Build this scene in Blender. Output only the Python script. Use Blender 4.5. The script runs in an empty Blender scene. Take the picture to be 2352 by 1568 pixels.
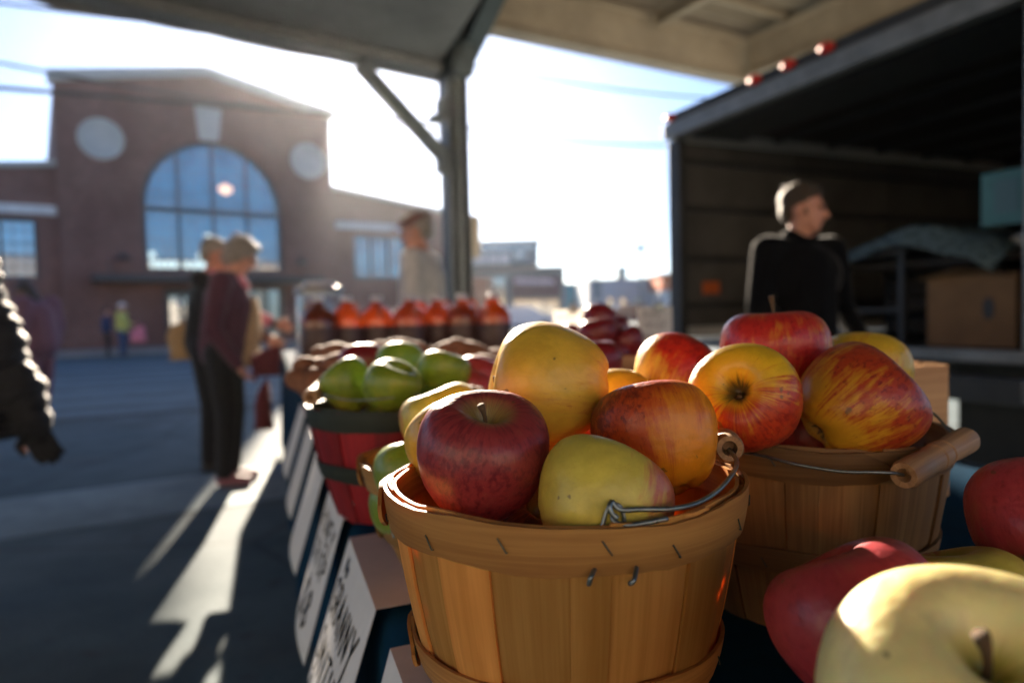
import bpy, bmesh, math, random
from mathutils import Vector, Matrix, Quaternion, noise
from mathutils.geometry import tessellate_polygon
random.seed(7)
PI = math.pi
sc = bpy.context.scene
COL = sc.collection
R = math.radians

# ---------------------------------------------------------------- camera, sky, sun, exposure
CAM = Vector((0, 0, 1.03)); PITCH = R(2.34); ROLL = R(1.4)
F = Vector((0, math.cos(PITCH), -math.sin(PITCH)))
R0 = Vector((1, 0, 0)); U0 = Vector((0, math.sin(PITCH), math.cos(PITCH)))
RT = R0*math.cos(ROLL) - U0*math.sin(ROLL); UP = U0*math.cos(ROLL) + R0*math.sin(ROLL)
cd = bpy.data.cameras.new('camera'); cam = bpy.data.objects.new('camera', cd); COL.objects.link(cam)
m = Matrix((RT, UP, -F)).transposed().to_4x4(); m.translation = CAM
cam.matrix_world = m
cd.lens = 24; cd.sensor_width = 36; cd.clip_start = 0.02; cd.clip_end = 2000
cd.dof.use_dof = True; cd.dof.focus_distance = 0.40; cd.dof.aperture_fstop = 4.2
cd.dof.aperture_blades = 0
sc.camera = cam

SUN_AZ, SUN_EL = R(-12.8), R(19.0)
w = bpy.data.worlds.new('World'); sc.world = w; w.use_nodes = True
nt = w.node_tree; nt.nodes.clear()
out = nt.nodes.new('ShaderNodeOutputWorld'); bg = nt.nodes.new('ShaderNodeBackground')
sky = nt.nodes.new('ShaderNodeTexSky'); sky.sky_type = 'NISHITA'; sky.sun_disc = False
sky.sun_elevation = SUN_EL; sky.sun_rotation = SUN_AZ
sky.air_density = 0.72; sky.dust_density = 0.5; sky.ozone_density = 4.0; sky.altitude = 100
bg.inputs['Strength'].default_value = 0.05
nt.links.new(sky.outputs[0], bg.inputs[0]); nt.links.new(bg.outputs[0], out.inputs[0])
sd = bpy.data.lights.new('sun', 'SUN'); sd.energy = 5.0; sd.angle = R(0.53); sd.color = (1.0, 0.84, 0.66)
sun = bpy.data.objects.new('sun', sd); COL.objects.link(sun)
sdir = Vector((math.sin(SUN_AZ)*math.cos(SUN_EL), math.cos(SUN_AZ)*math.cos(SUN_EL), math.sin(SUN_EL)))
sun.rotation_mode = 'QUATERNION'; sun.rotation_quaternion = sdir.to_track_quat('Z', 'Y'); sun.location = sdir*50
vs = sc.view_settings
sc.display_settings.display_device = 'sRGB'
vs.view_transform = 'Standard'; vs.look = 'None'; vs.gamma = 1; vs.use_curve_mapping = False
vs.exposure = 2.35
sc.cycles.use_denoising = True
try: sc.cycles.denoiser = 'OPENIMAGEDENOISE'
except Exception: pass
sc.cycles.max_bounces = 10; sc.cycles.transparent_max_bounces = 12; sc.cycles.sample_clamp_indirect = 6
sc.cycles.caustics_reflective = False; sc.cycles.caustics_refractive = False

def at(px, py, d):
    """a point seen in the photograph (2352 px wide) at depth d, in metres"""
    return CAM + (F + RT*((px-1176)/1568) + UP*((784-py)/1568))*d

# ---------------------------------------------------------------- helpers: objects
def link(o, parent=None):
    COL.objects.link(o)
    if parent is not None: o.parent = parent
    return o
def tag(o, label=None, cat=None, group=None, kind=None):
    if label: o['label'] = label
    if cat: o['category'] = cat
    if group: o['group'] = group
    if kind: o['kind'] = kind
    return o
def thing(name, loc, label, cat, group=None, rz=0.0):
    o = bpy.data.objects.new(name, None); o.location = loc; o.rotation_euler = (0, 0, rz); o.empty_display_size = .05
    link(o); return tag(o, label, cat, group)
def aim(v, spin=0.0):
    return Vector(v).normalized().to_track_quat('Z', 'Y').to_matrix() @ Matrix.Rotation(spin, 3, 'Z')

class G:
    def __init__(s): s.v = []; s.f = []; s.uv = []
    def add(s, vs, fs, uv=None):
        n = len(s.v); s.v += [Vector(a) for a in vs]; s.f += [[i+n for i in f] for f in fs]
        s.uv += (uv if uv else [(a[0]+a[1]*.5, a[2]+a[1]*.5) for a in vs])
    def box(s, c, size, rot=None, inset=0.0):
        x, y, z = size[0]/2, size[1]/2, size[2]/2
        vs = [Vector((a*x, b*y, d*z)) for d in (-1, 1) for b in (-1, 1) for a in (-1, 1)]
        if rot is not None: vs = [rot @ v for v in vs]
        c = Vector(c)
        s.add([v+c for v in vs], [(0,2,3,1),(4,5,7,6),(0,1,5,4),(2,6,7,3),(0,4,6,2),(1,3,7,5)])
        return s
    def bar(s, a, b, wx, wz, up=(0,0,1)):
        a, b = Vector(a), Vector(b); d = b-a; L = d.length; d.normalize()
        up = Vector(up); x = d.cross(up)
        if x.length < 1e-4: x = d.cross(Vector((1,0,0)))
        x.normalize(); z = x.cross(d)
        return s.box((a+b)/2, (wx, L, wz), Matrix((x, d, z)).transposed())
    def tube(s, pts, r, seg=8, caps=True):
        pts = [Vector(p) for p in pts]; n = len(pts)
        rs = r if isinstance(r, (list, tuple)) else [r]*n
        t0 = (pts[1]-pts[0]).normalized(); ref = Vector((0,0,1)) if abs(t0.z) < .9 else Vector((1,0,0))
        x = t0.cross(ref).normalized(); vs = []; uv = []; L = 0
        for i, p in enumerate(pts):
            t = (pts[min(i+1,n-1)]-pts[max(i-1,0)]).normalized()
            x = (x - t*x.dot(t)).normalized(); y = t.cross(x)
            if i: L += (p-pts[i-1]).length
            for k in range(seg):
                a = 2*PI*k/seg; vs.append(p + (x*math.cos(a)+y*math.sin(a))*rs[i]); uv.append((k/seg*.05, L))
        fs = [(i*seg+k, i*seg+(k+1)%seg, (i+1)*seg+(k+1)%seg, (i+1)*seg+k) for i in range(n-1) for k in range(seg)]
        if caps: fs += [tuple(range(seg))[::-1], tuple((n-1)*seg+k for k in range(seg))]
        s.add(vs, fs, uv); return s
    def lathe(s, prof, seg=24, c=(0,0,0), rot=None, close=True):
        vs = []; uv = []; c = Vector(c)
        for r, z in prof:
            for k in range(seg):
                a = 2*PI*k/seg; v = Vector((r*math.cos(a), r*math.sin(a), z))
                if rot is not None: v = rot @ v
                vs.append(v+c); uv.append((a*.05, z))
        n = len(prof)
        fs = [(i*seg+k, i*seg+(k+1)%seg, (i+1)*seg+(k+1)%seg, (i+1)*seg+k) for i in range(n-1) for k in range(seg)]
        if close: fs += [tuple(range(seg))[::-1], tuple((n-1)*seg+k for k in range(seg))]
        s.add(vs, fs, uv); return s
    def poly(s, pts, thick, nrm):
        nrm = Vector(nrm).normalized()*thick; a = [Vector(p) for p in pts]; n = len(a)
        vs = a + [p+nrm for p in a]
        s.add(vs, [tuple(range(n))[::-1], tuple(range(n, 2*n))] + [(i, (i+1)%n, n+(i+1)%n, n+i) for i in range(n)])
        return s
    def mesh(s, name, smooth=False, bevel=0.0):
        me = bpy.data.meshes.new(name); me.from_pydata(s.v, [], s.f)
        ul = me.uv_layers.new(name='UVMap')
        for l in me.loops: ul.data[l.index].uv = s.uv[l.vertex_index]
        bm = bmesh.new(); bm.from_mesh(me); bmesh.ops.recalc_face_normals(bm, faces=bm.faces)
        if bevel: bmesh.ops.bevel(bm, geom=list(bm.edges), offset=bevel, segments=2, affect='EDGES', profile=.6)
        bm.to_mesh(me); bm.free()
        if smooth: me.polygons.foreach_set('use_smooth', [True]*len(me.polygons))
        return me
    def build(s, name, mat, parent=None, smooth=False, bevel=0.0, loc=None):
        me = s.mesh(name, smooth, bevel)
        o = bpy.data.objects.new(name, me)
        if mat: me.materials.append(mat)
        link(o, parent)
        if loc is not None: o.location = loc
        return o
def smooth_angle(o, ang=40):
    me = o.data; me.polygons.foreach_set('use_smooth', [True]*len(me.polygons))
    bm = bmesh.new(); bm.from_mesh(me)
    for e in bm.edges:
        if len(e.link_faces) == 2 and e.calc_face_angle(0) > R(ang): e.smooth = False
    bm.to_mesh(me); bm.free(); return o
def inst(name, me, parent=None, loc=(0,0,0), rot=None, scale=None):
    o = bpy.data.objects.new(name, me); link(o, parent); o.location = loc
    if rot is not None: o.rotation_mode = 'QUATERNION'; o.rotation_quaternion = rot.to_quaternion()
    if scale is not None: o.scale = scale
    return o

# blobs: swept capsules and ellipsoids fused into one continuous surface
ICO = {}
def ico(n):
    if n not in ICO:
        bm = bmesh.new(); bmesh.ops.create_icosphere(bm, subdivisions=n, radius=1)
        ICO[n] = [v.co.copy() for v in bm.verts]; bm.free()
    return ICO[n]
def blob(parts, voxel, smooth=4, name='blob'):
    bm = bmesh.new()
    for p in parts:
        b = bmesh.new()
        if p[0] == 'c':
            _, a, ra, c, rb = p
            for v in ico(2): b.verts.new(Vector(a)+v*ra); b.verts.new(Vector(c)+v*rb)
        else:
            _, c, rad, rot = (p+(None,))[:4]
            for v in ico(3):
                q = Vector((v.x*rad[0], v.y*rad[1], v.z*rad[2]))
                if rot is not None: q = rot @ q
                b.verts.new(Vector(c)+q)
        res = bmesh.ops.convex_hull(b, input=b.verts)
        bmesh.ops.delete(b, geom=[g for g in res['geom_interior'] if isinstance(g, bmesh.types.BMVert)], context='VERTS')
        tmp = bpy.data.meshes.new('t'); b.to_mesh(tmp); b.free(); bm.from_mesh(tmp); bpy.data.meshes.remove(tmp)
    me = bpy.data.meshes.new(name); bm.to_mesh(me); bm.free()
    o = bpy.data.objects.new('tmp', me); COL.objects.link(o)
    r = o.modifiers.new('r', 'REMESH'); r.mode = 'VOXEL'; r.voxel_size = voxel
    s = o.modifiers.new('s', 'SMOOTH'); s.factor = .5; s.iterations = smooth
    dg = bpy.context.evaluated_depsgraph_get(); ev = o.evaluated_get(dg)
    me2 = bpy.data.meshes.new_from_object(ev); me2.name = name
    bpy.data.objects.remove(o); bpy.data.meshes.remove(me)
    me2.polygons.foreach_set('use_smooth', [True]*len(me2.polygons))
    return me2
def blob_obj(name, parts, voxel, mat, parent=None, smooth=4, loc=None):
    me = blob(parts, voxel, smooth, name); me.materials.clear(); me.materials.append(mat)
    o = bpy.data.objects.new(name, me); link(o, parent)
    if loc is not None: o.location = loc
    return o

# ---------------------------------------------------------------- helpers: materials
class N:
    def __init__(s, name):
        s.m = bpy.data.materials.new(name); s.m.use_nodes = True; s.t = s.m.node_tree
        s.b = s.t.nodes['Principled BSDF']; s.o = s.t.nodes['Material Output']
        s.tc = s.t.nodes.new('ShaderNodeTexCoord')
    def new(s, t, **k):
        n = s.t.nodes.new(t)
        for a, b in k.items(): setattr(n, a, b)
        return n
    def put(s, sock, v):
        if isinstance(v, bpy.types.NodeSocket): s.t.links.new(v, sock)
        elif isinstance(v, (tuple, list)) and len(v) == 3 and sock.type == 'RGBA': sock.default_value = (*v, 1)
        else: sock.default_value = v
    def math(s, op, a, b=0.0, c=0.0, clamp=False):
        n = s.new('ShaderNodeMath', operation=op); n.use_clamp = clamp
        s.put(n.inputs[0], a); s.put(n.inputs[1], b); s.put(n.inputs[2], c); return n.outputs[0]
    def noise(s, vec, scale, detail=3, rough=.55, dist=0.0):
        n = s.new('ShaderNodeTexNoise'); s.put(n.inputs['Vector'], vec); n.inputs['Scale'].default_value = scale
        n.inputs['Detail'].default_value = detail; n.inputs['Roughness'].default_value = rough; n.inputs['Distortion'].default_value = dist
        return n.outputs['Fac']
    def ramp(s, f, lo, hi, a=0.0, b=1.0):
        n = s.new('ShaderNodeMapRange', interpolation_type='SMOOTHSTEP'); s.put(n.inputs[0], f)
        n.inputs[1].default_value = lo; n.inputs[2].default_value = hi; n.inputs[3].default_value = a; n.inputs[4].default_value = b
        return n.outputs[0]
    def mix(s, f, a, b, mode='MIX'):
        n = s.new('ShaderNodeMix', data_type='RGBA', blend_type=mode)
        s.put(n.inputs[0], f); s.put(n.inputs[6], a); s.put(n.inputs[7], b); return n.outputs[2]
    def vec(s, v, sc=(1,1,1), loc=(0,0,0), rot=(0,0,0)):
        n = s.new('ShaderNodeMapping'); s.put(n.inputs[0], v); n.inputs['Scale'].default_value = sc
        n.inputs['Location'].default_value = loc; n.inputs['Rotation'].default_value = rot; return n.outputs[0]
    def bump(s, h, strength=.3, dist=.01):
        n = s.new('ShaderNodeBump'); n.inputs['Strength'].default_value = strength; n.inputs['Distance'].default_value = dist
        s.put(n.inputs['Height'], h); s.put(s.b.inputs['Normal'], n.outputs[0]); return n.outputs[0]
    def set(s, **k):
        for a, b in k.items(): s.put(s.b.inputs[a.replace('_', ' ')], b)
        return s
def mat(name, col, rough=.6, var=.25, scale=8.0, bump=.0, metal=0.0, bd=.004, coord='Object', **k):
    n = N(name); src = n.tc.outputs[coord]
    a = n.noise(src, scale, 5, .6); b = n.noise(src, scale*6.3, 3)
    f = n.math('ADD', n.math('MULTIPLY', a, .7), n.math('MULTIPLY', b, .3))
    f = n.ramp(f, .3, .7)
    dark = tuple(c*(1-var) for c in col); lite = tuple(min(1, c*(1+var*.8)) for c in col)
    n.set(Base_Color=n.mix(f, dark, lite), Metallic=metal, Roughness=n.ramp(b, .2, .8, max(.03, rough-.08), min(1, rough+.08)))
    if bump: n.bump(f, bump, bd)
    for kk, v in k.items(): n.set(**{kk: v})
    return n.m
def emis(name, col, st):
    n = N(name); n.set(Base_Color=col, Emission_Color=col, Emission_Strength=st); return n.m

def wood(name, light, dark, transl=.3, scale=1.0, stain=.3, rough=.55, gray=0.0):
    """thin split-wood veneer: grain along the UV v axis; each piece shifts by its own random number"""
    n = N(name); oi = n.new('ShaderNodeObjectInfo')
    sh = n.new('ShaderNodeCombineXYZ'); n.put(sh.inputs[0], n.math('MULTIPLY', oi.outputs['Random'], 31.7)); n.put(sh.inputs[1], n.math('MULTIPLY', oi.outputs['Random'], 17.3))
    add = n.new('ShaderNodeVectorMath', operation='ADD'); n.put(add.inputs[0], n.tc.outputs['UV']); n.put(add.inputs[1], sh.outputs[0])
    v = add.outputs[0]
    g1 = n.noise(n.vec(v, (420*scale, 9*scale, 1)), 1.0, 4, .65, .3)
    g2 = n.noise(n.vec(v, (90*scale, 3.5*scale, 1)), 1.0, 3, .5, .8)
    g3 = n.noise(n.vec(v, (14*scale, 7*scale, 1)), 1.0, 4, .6, .2)
    f = n.math('ADD', n.math('ADD', n.math('MULTIPLY', g1, .3), n.math('MULTIPLY', g2, .35)), n.math('MULTIPLY', g3, .35))
    c = n.mix(n.ramp(f, .36, .66), dark, light)
    hue = n.ramp(oi.outputs['Random'], 0, 1, .66, 1.14)
    hm = n.new('ShaderNodeCombineXYZ'); [n.put(hm.inputs[i], hue) for i in range(3)]
    c = n.mix(1.0, c, hm.outputs[0], 'MULTIPLY')
    spots = n.ramp(n.noise(n.vec(v, (38*scale, 20*scale, 1)), 1.0, 2, .4), .70, .80)
    c = n.mix(n.math('MULTIPLY', spots, stain), c, tuple(x*.25 for x in dark))
    n.set(Base_Color=c, Roughness=n.ramp(g3, .2, .8, rough-.1, rough+.12), Specular_IOR_Level=.35)
    nb = n.bump(f, .35, .0012)
    if transl:
        tr = n.new('ShaderNodeBsdfTranslucent'); n.put(tr.inputs[0], n.mix(1.0, c, (1.0, .50, .16), 'MULTIPLY'))
        mx = n.new('ShaderNodeMixShader'); mx.inputs[0].default_value = transl
        n.t.links.new(n.b.outputs[0], mx.inputs[1]); n.t.links.new(tr.outputs[0], mx.inputs[2]); n.t.links.new(mx.outputs[0], n.o.inputs[0])
    return n.m

def apple_mat(name, base, blush, dark, amount, bdir=(0,0,0), bk=.5, cav=(.45,.42,.08), cavr=.45, streak=1.0, seed=0.0, sss=.12, cal=.0):
    """skin: ground colour, blush from one side, streaks along the meridians, pale pores, greenish stem cavity"""
    n = N(name); P = n.tc.outputs['Object']
    sp = n.new('ShaderNodeSeparateXYZ'); n.put(sp.inputs[0], P); x, y, z = sp.outputs
    r = n.math('SQRT', n.math('ADD', n.math('MULTIPLY', x, x), n.math('MULTIPLY', y, y)))
    rr = n.math('MAXIMUM', r, .03); cx = n.math('DIVIDE', x, rr); cy = n.math('DIVIDE', y, rr)
    cb = n.new('ShaderNodeCombineXYZ'); n.put(cb.inputs[0], cx); n.put(cb.inputs[1], cy); n.put(cb.inputs[2], n.math('MULTIPLY', z, .16))
    q = n.vec(cb.outputs[0], loc=(seed, seed*.7, seed*1.3))
    wob = n.noise(P, 2.2, 3)
    s1 = n.noise(q, 5.5, 5, .68, .25); s2 = n.noise(q, 17.0, 3, .6); s3 = n.noise(n.vec(P, loc=(seed, 0, seed)), 1.5, 4, .6, .4)
    s4 = n.noise(n.vec(cb.outputs[0], (1,1,5), (seed+3, 0, 0)), 13.0, 3, .6, .3)
    dt = n.new('ShaderNodeVectorMath', operation='DOT_PRODUCT'); n.put(dt.inputs[0], P); dt.inputs[1].default_value = Vector(bdir)
    f = n.math('ADD', n.math('MULTIPLY', dt.outputs['Value'], bk), amount)
    f = n.math('ADD', f, n.math('MULTIPLY', n.math('SUBTRACT', s1, .5), 1.1*streak))
    f = n.math('ADD', f, n.math('MULTIPLY', n.math('SUBTRACT', s2, .5), .55*streak))
    f = n.math('ADD', f, n.math('MULTIPLY', n.math('SUBTRACT', s3, .5), .9))
    c0 = n.mix(n.ramp(s3, .3, .7), tuple(v*.82 for v in base), tuple(min(1, v*1.12) for v in base))
    c = n.mix(n.ramp(f, .28, .66), c0, blush)
    f2 = n.math('ADD', n.math('MULTIPLY', n.math('SUBTRACT', s4, .52), 2.6*streak), n.math('SUBTRACT', f, .55))
    c = n.mix(n.ramp(f2, .05, .55, 0, .8), c, dark)
    # stem cavity
    top = n.math('MULTIPLY', n.ramp(r, cavr, cavr*.35), n.ramp(z, .1, .3))
    top = n.math('MULTIPLY', top, n.ramp(n.math('ADD', s2, n.math('MULTIPLY', s1, .6)), .55, 1.0, 1, .45))
    c = n.mix(top, c, cav)
    if cal:
        rus = n.math('MULTIPLY', n.ramp(n.math('ADD', r, n.math('MULTIPLY', n.math('SUBTRACT', s1, .5), .5)), .30, .12), n.ramp(z, .1, .3))
        c = n.mix(n.math('MULTIPLY', rus, cal), c, (.07, .045, .012))
    bt = n.math('MULTIPLY', n.ramp(r, .42, .12), n.ramp(z, -.2, -.5))
    c = n.mix(n.math('MULTIPLY', bt, .75), c, (.30, .24, .07))
    # pores
    vo = n.new('ShaderNodeTexVoronoi'); n.put(vo.inputs['Vector'], P); vo.inputs['Scale'].default_value = 11
    po = n.math('MULTIPLY', n.ramp(vo.outputs['Distance'], .075, .03), n.ramp(n.noise(P, 4, 2), .45, .6))
    c = n.mix(n.math('MULTIPLY', po, .55), c, tuple(min(1, v*1.3+.05) for v in base))
    v2 = n.new('ShaderNodeTexVoronoi'); n.put(v2.inputs['Vector'], P); v2.inputs['Scale'].default_value = 27
    c = n.mix(n.math('MULTIPLY', n.ramp(v2.outputs['Distance'], .17, .07), .32), c, tuple(min(1, v*1.15+.04) for v in base))
    c = n.mix(n.ramp(n.noise(P, 38, 3, .7), .52, .72, 0, .16), c, dark)
    bl = n.ramp(n.noise(n.vec(P, loc=(seed*2, 5, 0)), 3.4, 2), .715, .74)
    c = n.mix(n.math('MULTIPLY', bl, .7), c, (.10, .06, .02))
    n.set(Base_Color=c, Roughness=n.ramp(n.noise(P, 6, 4), .2, .8, .30, .44), Specular_IOR_Level=.42,
          Subsurface_Weight=sss, Subsurface_Radius=(1.0, .35, .12), Subsurface_Scale=.006, Coat_Weight=.05, Coat_Roughness=.3)
    h = n.math('ADD', n.noise(P, 3.2, 2), n.math('MULTIPLY', n.noise(P, 70, 3), .05))
    n.bump(h, .10, .02)
    return n.m

M = {}
M['asphalt'] = None
def ground_mat():
    n = N('worn_concrete_ground'); P = n.tc.outputs['Object']
    a = n.noise(P, .35, 6, .62, .3); b = n.noise(P, 3.0, 5, .6); c = n.noise(P, 60, 3, .7)
    v = n.new('ShaderNodeTexVoronoi', feature='DISTANCE_TO_EDGE'); n.put(v.inputs['Vector'], n.vec(P, loc=(3, 1, 0))); v.inputs['Scale'].default_value = .42
    crack = n.math('MULTIPLY', n.ramp(n.math('ADD', v.outputs['Distance'], n.math('MULTIPLY', b, .01)), .018, .006), .35)
    f = n.math('ADD', n.math('ADD', n.math('MULTIPLY', a, .5), n.math('MULTIPLY', b, .3)), n.math('MULTIPLY', c, .2))
    col = n.mix(n.ramp(f, .36, .64), (.055, .095, .110), (.150, .195, .21))
    gum = n.ramp(n.noise(n.vec(P, loc=(9, 4, 0)), 7, 1), .70, .74)
    col = n.mix(n.math('MULTIPLY', gum, .5), col, (.07, .065, .06))
    st = n.ramp(n.noise(n.vec(P, (1, 1, 1), (20, 3, 0)), .9, 4, .6), .52, .7)
    col = n.mix(n.math('MULTIPLY', st, .45), col, (.08, .078, .072))
    col = n.mix(crack, col, (.03, .03, .03))
    n.set(Base_Color=col, Roughness=.85, Specular_IOR_Level=.3); n.bump(n.math('ADD', c, n.math('MULTIPLY', b, .6)), .35, .006)
    return n.m
M['ground'] = ground_mat()
M['road_brick'] = mat('road_pavers', (.13, .18, .20), .8, .3, 1.2, .3)
M['joint'] = mat('road_joint_tar', (.05, .055, .06), .8, .25, 2)
M['band'] = mat('pale_concrete_band', (.22, .29, .31), .85, .3, 1.6, .3)
M['kerb'] = mat('kerb_concrete', (.26, .26, .25), .85, .2, 3, .2)
M['paint'] = mat('worn_road_paint', (.5, .5, .48), .7, .35, 6)

def brick_mat(name, c1, c2, mortar, sx=1.0):
    n = N(name)
    b = n.new('ShaderNodeTexBrick'); n.put(b.inputs['Vector'], n.tc.outputs['UV'])
    n.put(b.inputs['Color1'], c1); n.put(b.inputs['Color2'], c2); n.put(b.inputs['Mortar'], mortar)
    b.inputs['Scale'].default_value = 1.0; b.inputs['Brick Width'].default_value = .21; b.inputs['Row Height'].default_value = .075; b.inputs['Mortar Size'].default_value = .009
    P = n.tc.outputs['Object']
    f = n.noise(P, .5, 5, .6); g = n.noise(P, 5, 3)
    c = n.mix(n.ramp(f, .3, .7, 0, .55), b.outputs['Color'], tuple(v*.55 for v in c1))
    c = n.mix(n.ramp(g, .55, .8, 0, .35), c, tuple(min(1, v*1.5) for v in c2))
    n.set(Base_Color=c, Roughness=.88); n.bump(n.math('ADD', b.outputs['Fac'], g), .3, .01)
    return n.m
M['brick'] = brick_mat('dark_red_brick', (.155, .062, .048), (.24, .10, .075), (.20, .17, .15))
M['stone'] = mat('grey_limestone', (.42, .42, .40), .8, .15, 2.0, .2)
M['steel_dark'] = mat('dark_window_steel', (.035, .045, .05), .5, .2, 4)
M['roofing'] = mat('roof_felt', (.12, .12, .12), .9, .2, 1)
M['white_lintel'] = mat('painted_lintel', (.60, .60, .60), .6, .12, 3)
def glass_far(name, tint, spec=.5):
    n = N(name); P = n.tc.outputs['Object']
    f = n.ramp(n.noise(P, .8, 3), .35, .65)
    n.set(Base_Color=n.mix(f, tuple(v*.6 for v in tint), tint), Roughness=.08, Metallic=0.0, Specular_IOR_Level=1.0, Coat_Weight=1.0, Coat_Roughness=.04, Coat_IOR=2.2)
    n.bump(n.noise(P, .9, 2), .04, .05)
    return n.m
M['glass'] = glass_far('sky_tinted_glass', (.03, .26, .46))  # blue base tint stands in for the reflected sky
M['glass_dark'] = glass_far('dark_glass', (.02, .03, .035))
M['lampglow'] = emis('warm_interior_lamp', (1.0, .62, .45), .35)
M['daylight_glow'] = emis('emissive_daylight_glow', (.75, .95, .92), .22)  # emission imitating daylight behind the opaque arched window
M['canopy_steel'] = mat('cream_painted_steel', (.36, .30, .22), .5, .18, 2.0, .15)
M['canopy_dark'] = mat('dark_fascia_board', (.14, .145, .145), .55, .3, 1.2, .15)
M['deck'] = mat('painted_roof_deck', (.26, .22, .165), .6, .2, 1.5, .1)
M['pillar'] = mat('dark_green_pillar_paint', (.055, .07, .075), .45, .3, 4, .2)
M['wire'] = mat('cable_rubber', (.03, .035, .04), .6, .2, 3)
M['alu'] = mat('scuffed_aluminium', (.24, .235, .23), .45, .25, 6, .1, metal=.6)
M['truck_white'] = mat('truck_white_paint', (.62, .62, .60), .4, .12, 2)
M['truck_wall'] = mat('truck_liner_panel', (.085, .080, .072), .65, .3, 3, .2)  # lit copy of the liner, left wall only
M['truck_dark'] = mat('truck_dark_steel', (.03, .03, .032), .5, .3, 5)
M['truck_floor_and_shade'] = mat('truck_plank_and_shaded_liner', (.025, .018, .013), .7, .35, 6, .2)  # plank tone, reused as the shaded copy of the liner
M['black_rubber'] = mat('black_rubber', (.02, .02, .02), .75, .25, 9)
M['red_lens'] = mat('red_marker_lens', (.60, .02, .015), .5, .15, 9)
M['orange'] = mat('orange_vinyl', (.65, .13, .02), .5, .15, 5)
M['teal_print'] = mat('teal_paper', (.05, .16, .18), .5, .2, 6)
M['paper'] = mat('white_card', (.72, .71, .70), .65, .06, 14, .05)
M['paper_pink'] = mat('pale_pink_card', (.66, .52, .50), .65, .08, 14)
def lit_paper():
    n = N('backlit_white_card'); n.set(Base_Color=(.72, .72, .70), Roughness=.7)
    tr = n.new('ShaderNodeBsdfTranslucent'); tr.inputs[0].default_value = (.8, .79, .76, 1); mx = n.new('ShaderNodeMixShader'); mx.inputs[0].default_value = .55
    n.t.links.new(n.b.outputs[0], mx.inputs[1]); n.t.links.new(tr.outputs[0], mx.inputs[2]); n.t.links.new(mx.outputs[0], n.o.inputs[0]); return n.m
M['thin_paper'] = lit_paper()
M['ink'] = mat('black_marker', (.012, .013, .016), .95, .2, 60, Specular_IOR_Level=0.0)
M['pinewood'] = wood('pine_crate_board', (.62, .36, .17), (.38, .18, .07), .0, .35, .45)
M['cardboard'] = mat('brown_cardboard', (.20, .11, .05), .8, .15, 9, .1)
M['veneer'] = wood('golden_basket_veneer', (.92, .54, .15), (.70, .35, .075), .50, 1, .4)
M['veneer_hoop'] = wood('amber_basket_hoop', (.80, .42, .12), (.48, .20, .05), .30, 1, .7)
M['veneer_old'] = wood('weathered_basket_veneer', (.36, .19, .07), (.18, .085, .03), .15, 1, .6)
M['veneer_pale'] = wood('pale_basket_veneer', (.62, .36, .13), (.40, .20, .06), .3, 1, .3)
M['red_stave'] = wood('red_stained_veneer', (.42, .020, .028), (.22, .010, .016), .15, 1, .4)
M['dark_hoop'] = wood('dark_green_hoop', (.035, .045, .032), (.018, .024, .02), .0, 1, .3)
M['grip'] = wood('turned_wooden_grip', (.50, .30, .16), (.27, .14, .065), .0, .8, .6)
M['galv'] = mat('galvanised_wire', (.20, .23, .24), .35, .35, 60, .3, metal=.85, bd=.0005)
M['staple'] = mat('rusty_staple', (.06, .075, .06), .5, .5, 300, metal=.6)
M['stem'] = mat('apple_stem', (.13, .075, .035), .8, .45, 300, .6, bd=.0006)
M['cloth'] = mat('navy_tablecloth', (.006, .034, .070), .92, .2, 26, .25, bd=.0008, Specular_IOR_Level=.03)
M['tabletop'] = mat('grey_table_plastic', (.4, .4, .4), .6, .1, 5)
M['potato'] = mat('sweet_potato_skin', (.22, .085, .04), .8, .35, 30, .5, bd=.003)
def clear_glass(name, tint, rough=.02):
    n = N(name); n.set(Base_Color=tint, Roughness=rough, Transmission_Weight=1.0, IOR=1.45); return n.m
M['jar_glass'] = clear_glass('clear_jar_glass', (.95, .98, 1.0))
def cider():
    n = N('amber_cider_in_plastic'); P = n.tc.outputs['Object']
    f = n.ramp(n.noise(P, 9, 3), .3, .7)
    oi = n.new('ShaderNodeObjectInfo'); c = n.mix(f, (.20, .030, .008), (.44, .085, .014)); c = n.mix(n.ramp(oi.outputs['Random'], 0, 1, 0, .65), c, (.11, .016, .008))
    n.set(Base_Color=c, Roughness=.10, Transmission_Weight=.55, IOR=1.34, Coat_Weight=.6, Coat_Roughness=.05)
    tr = n.new('ShaderNodeBsdfTranslucent'); n.put(tr.inputs[0], (.95, .24, .025)); mx = n.new('ShaderNodeMixShader'); mx.inputs[0].default_value = .20
    n.t.links.new(n.b.outputs[0], mx.inputs[1]); n.t.links.new(tr.outputs[0], mx.inputs[2]); n.t.links.new(mx.outputs[0], n.o.inputs[0])
    return n.m
M['cider'] = cider()
M['cap_white'] = mat('white_plastic_cap', (.45, .45, .52), .3, .08, 9)
M['jug_shade'] = mat('jug_lower_shade', (.055, .022, .018), .5, .2, 20)
M['plastic_film'] = mat('clear_plastic_film', (.22, .34, .40), .3, .3, 5, .6, bd=.02, Transmission_Weight=.45)
def skin(name, c): return mat(name, c, .5, .12, 20, Subsurface_Weight=.12, Subsurface_Scale=.01)
M['skin'] = skin('fair_skin', (.58, .27, .18)); M['skin2'] = skin('tanned_skin', (.50, .22, .14)); M['skin3'] = skin('brown_skin', (.18, .085, .05))
def fabric(name, c, var=.2): return mat(name, c, .85, var, 25, .3, bd=.002, Sheen_Weight=.1)
M['maroon'] = fabric('maroon_knit', (.075, .018, .036)); M['black_cloth'] = fabric('black_cloth', (.006, .006, .008))
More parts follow.
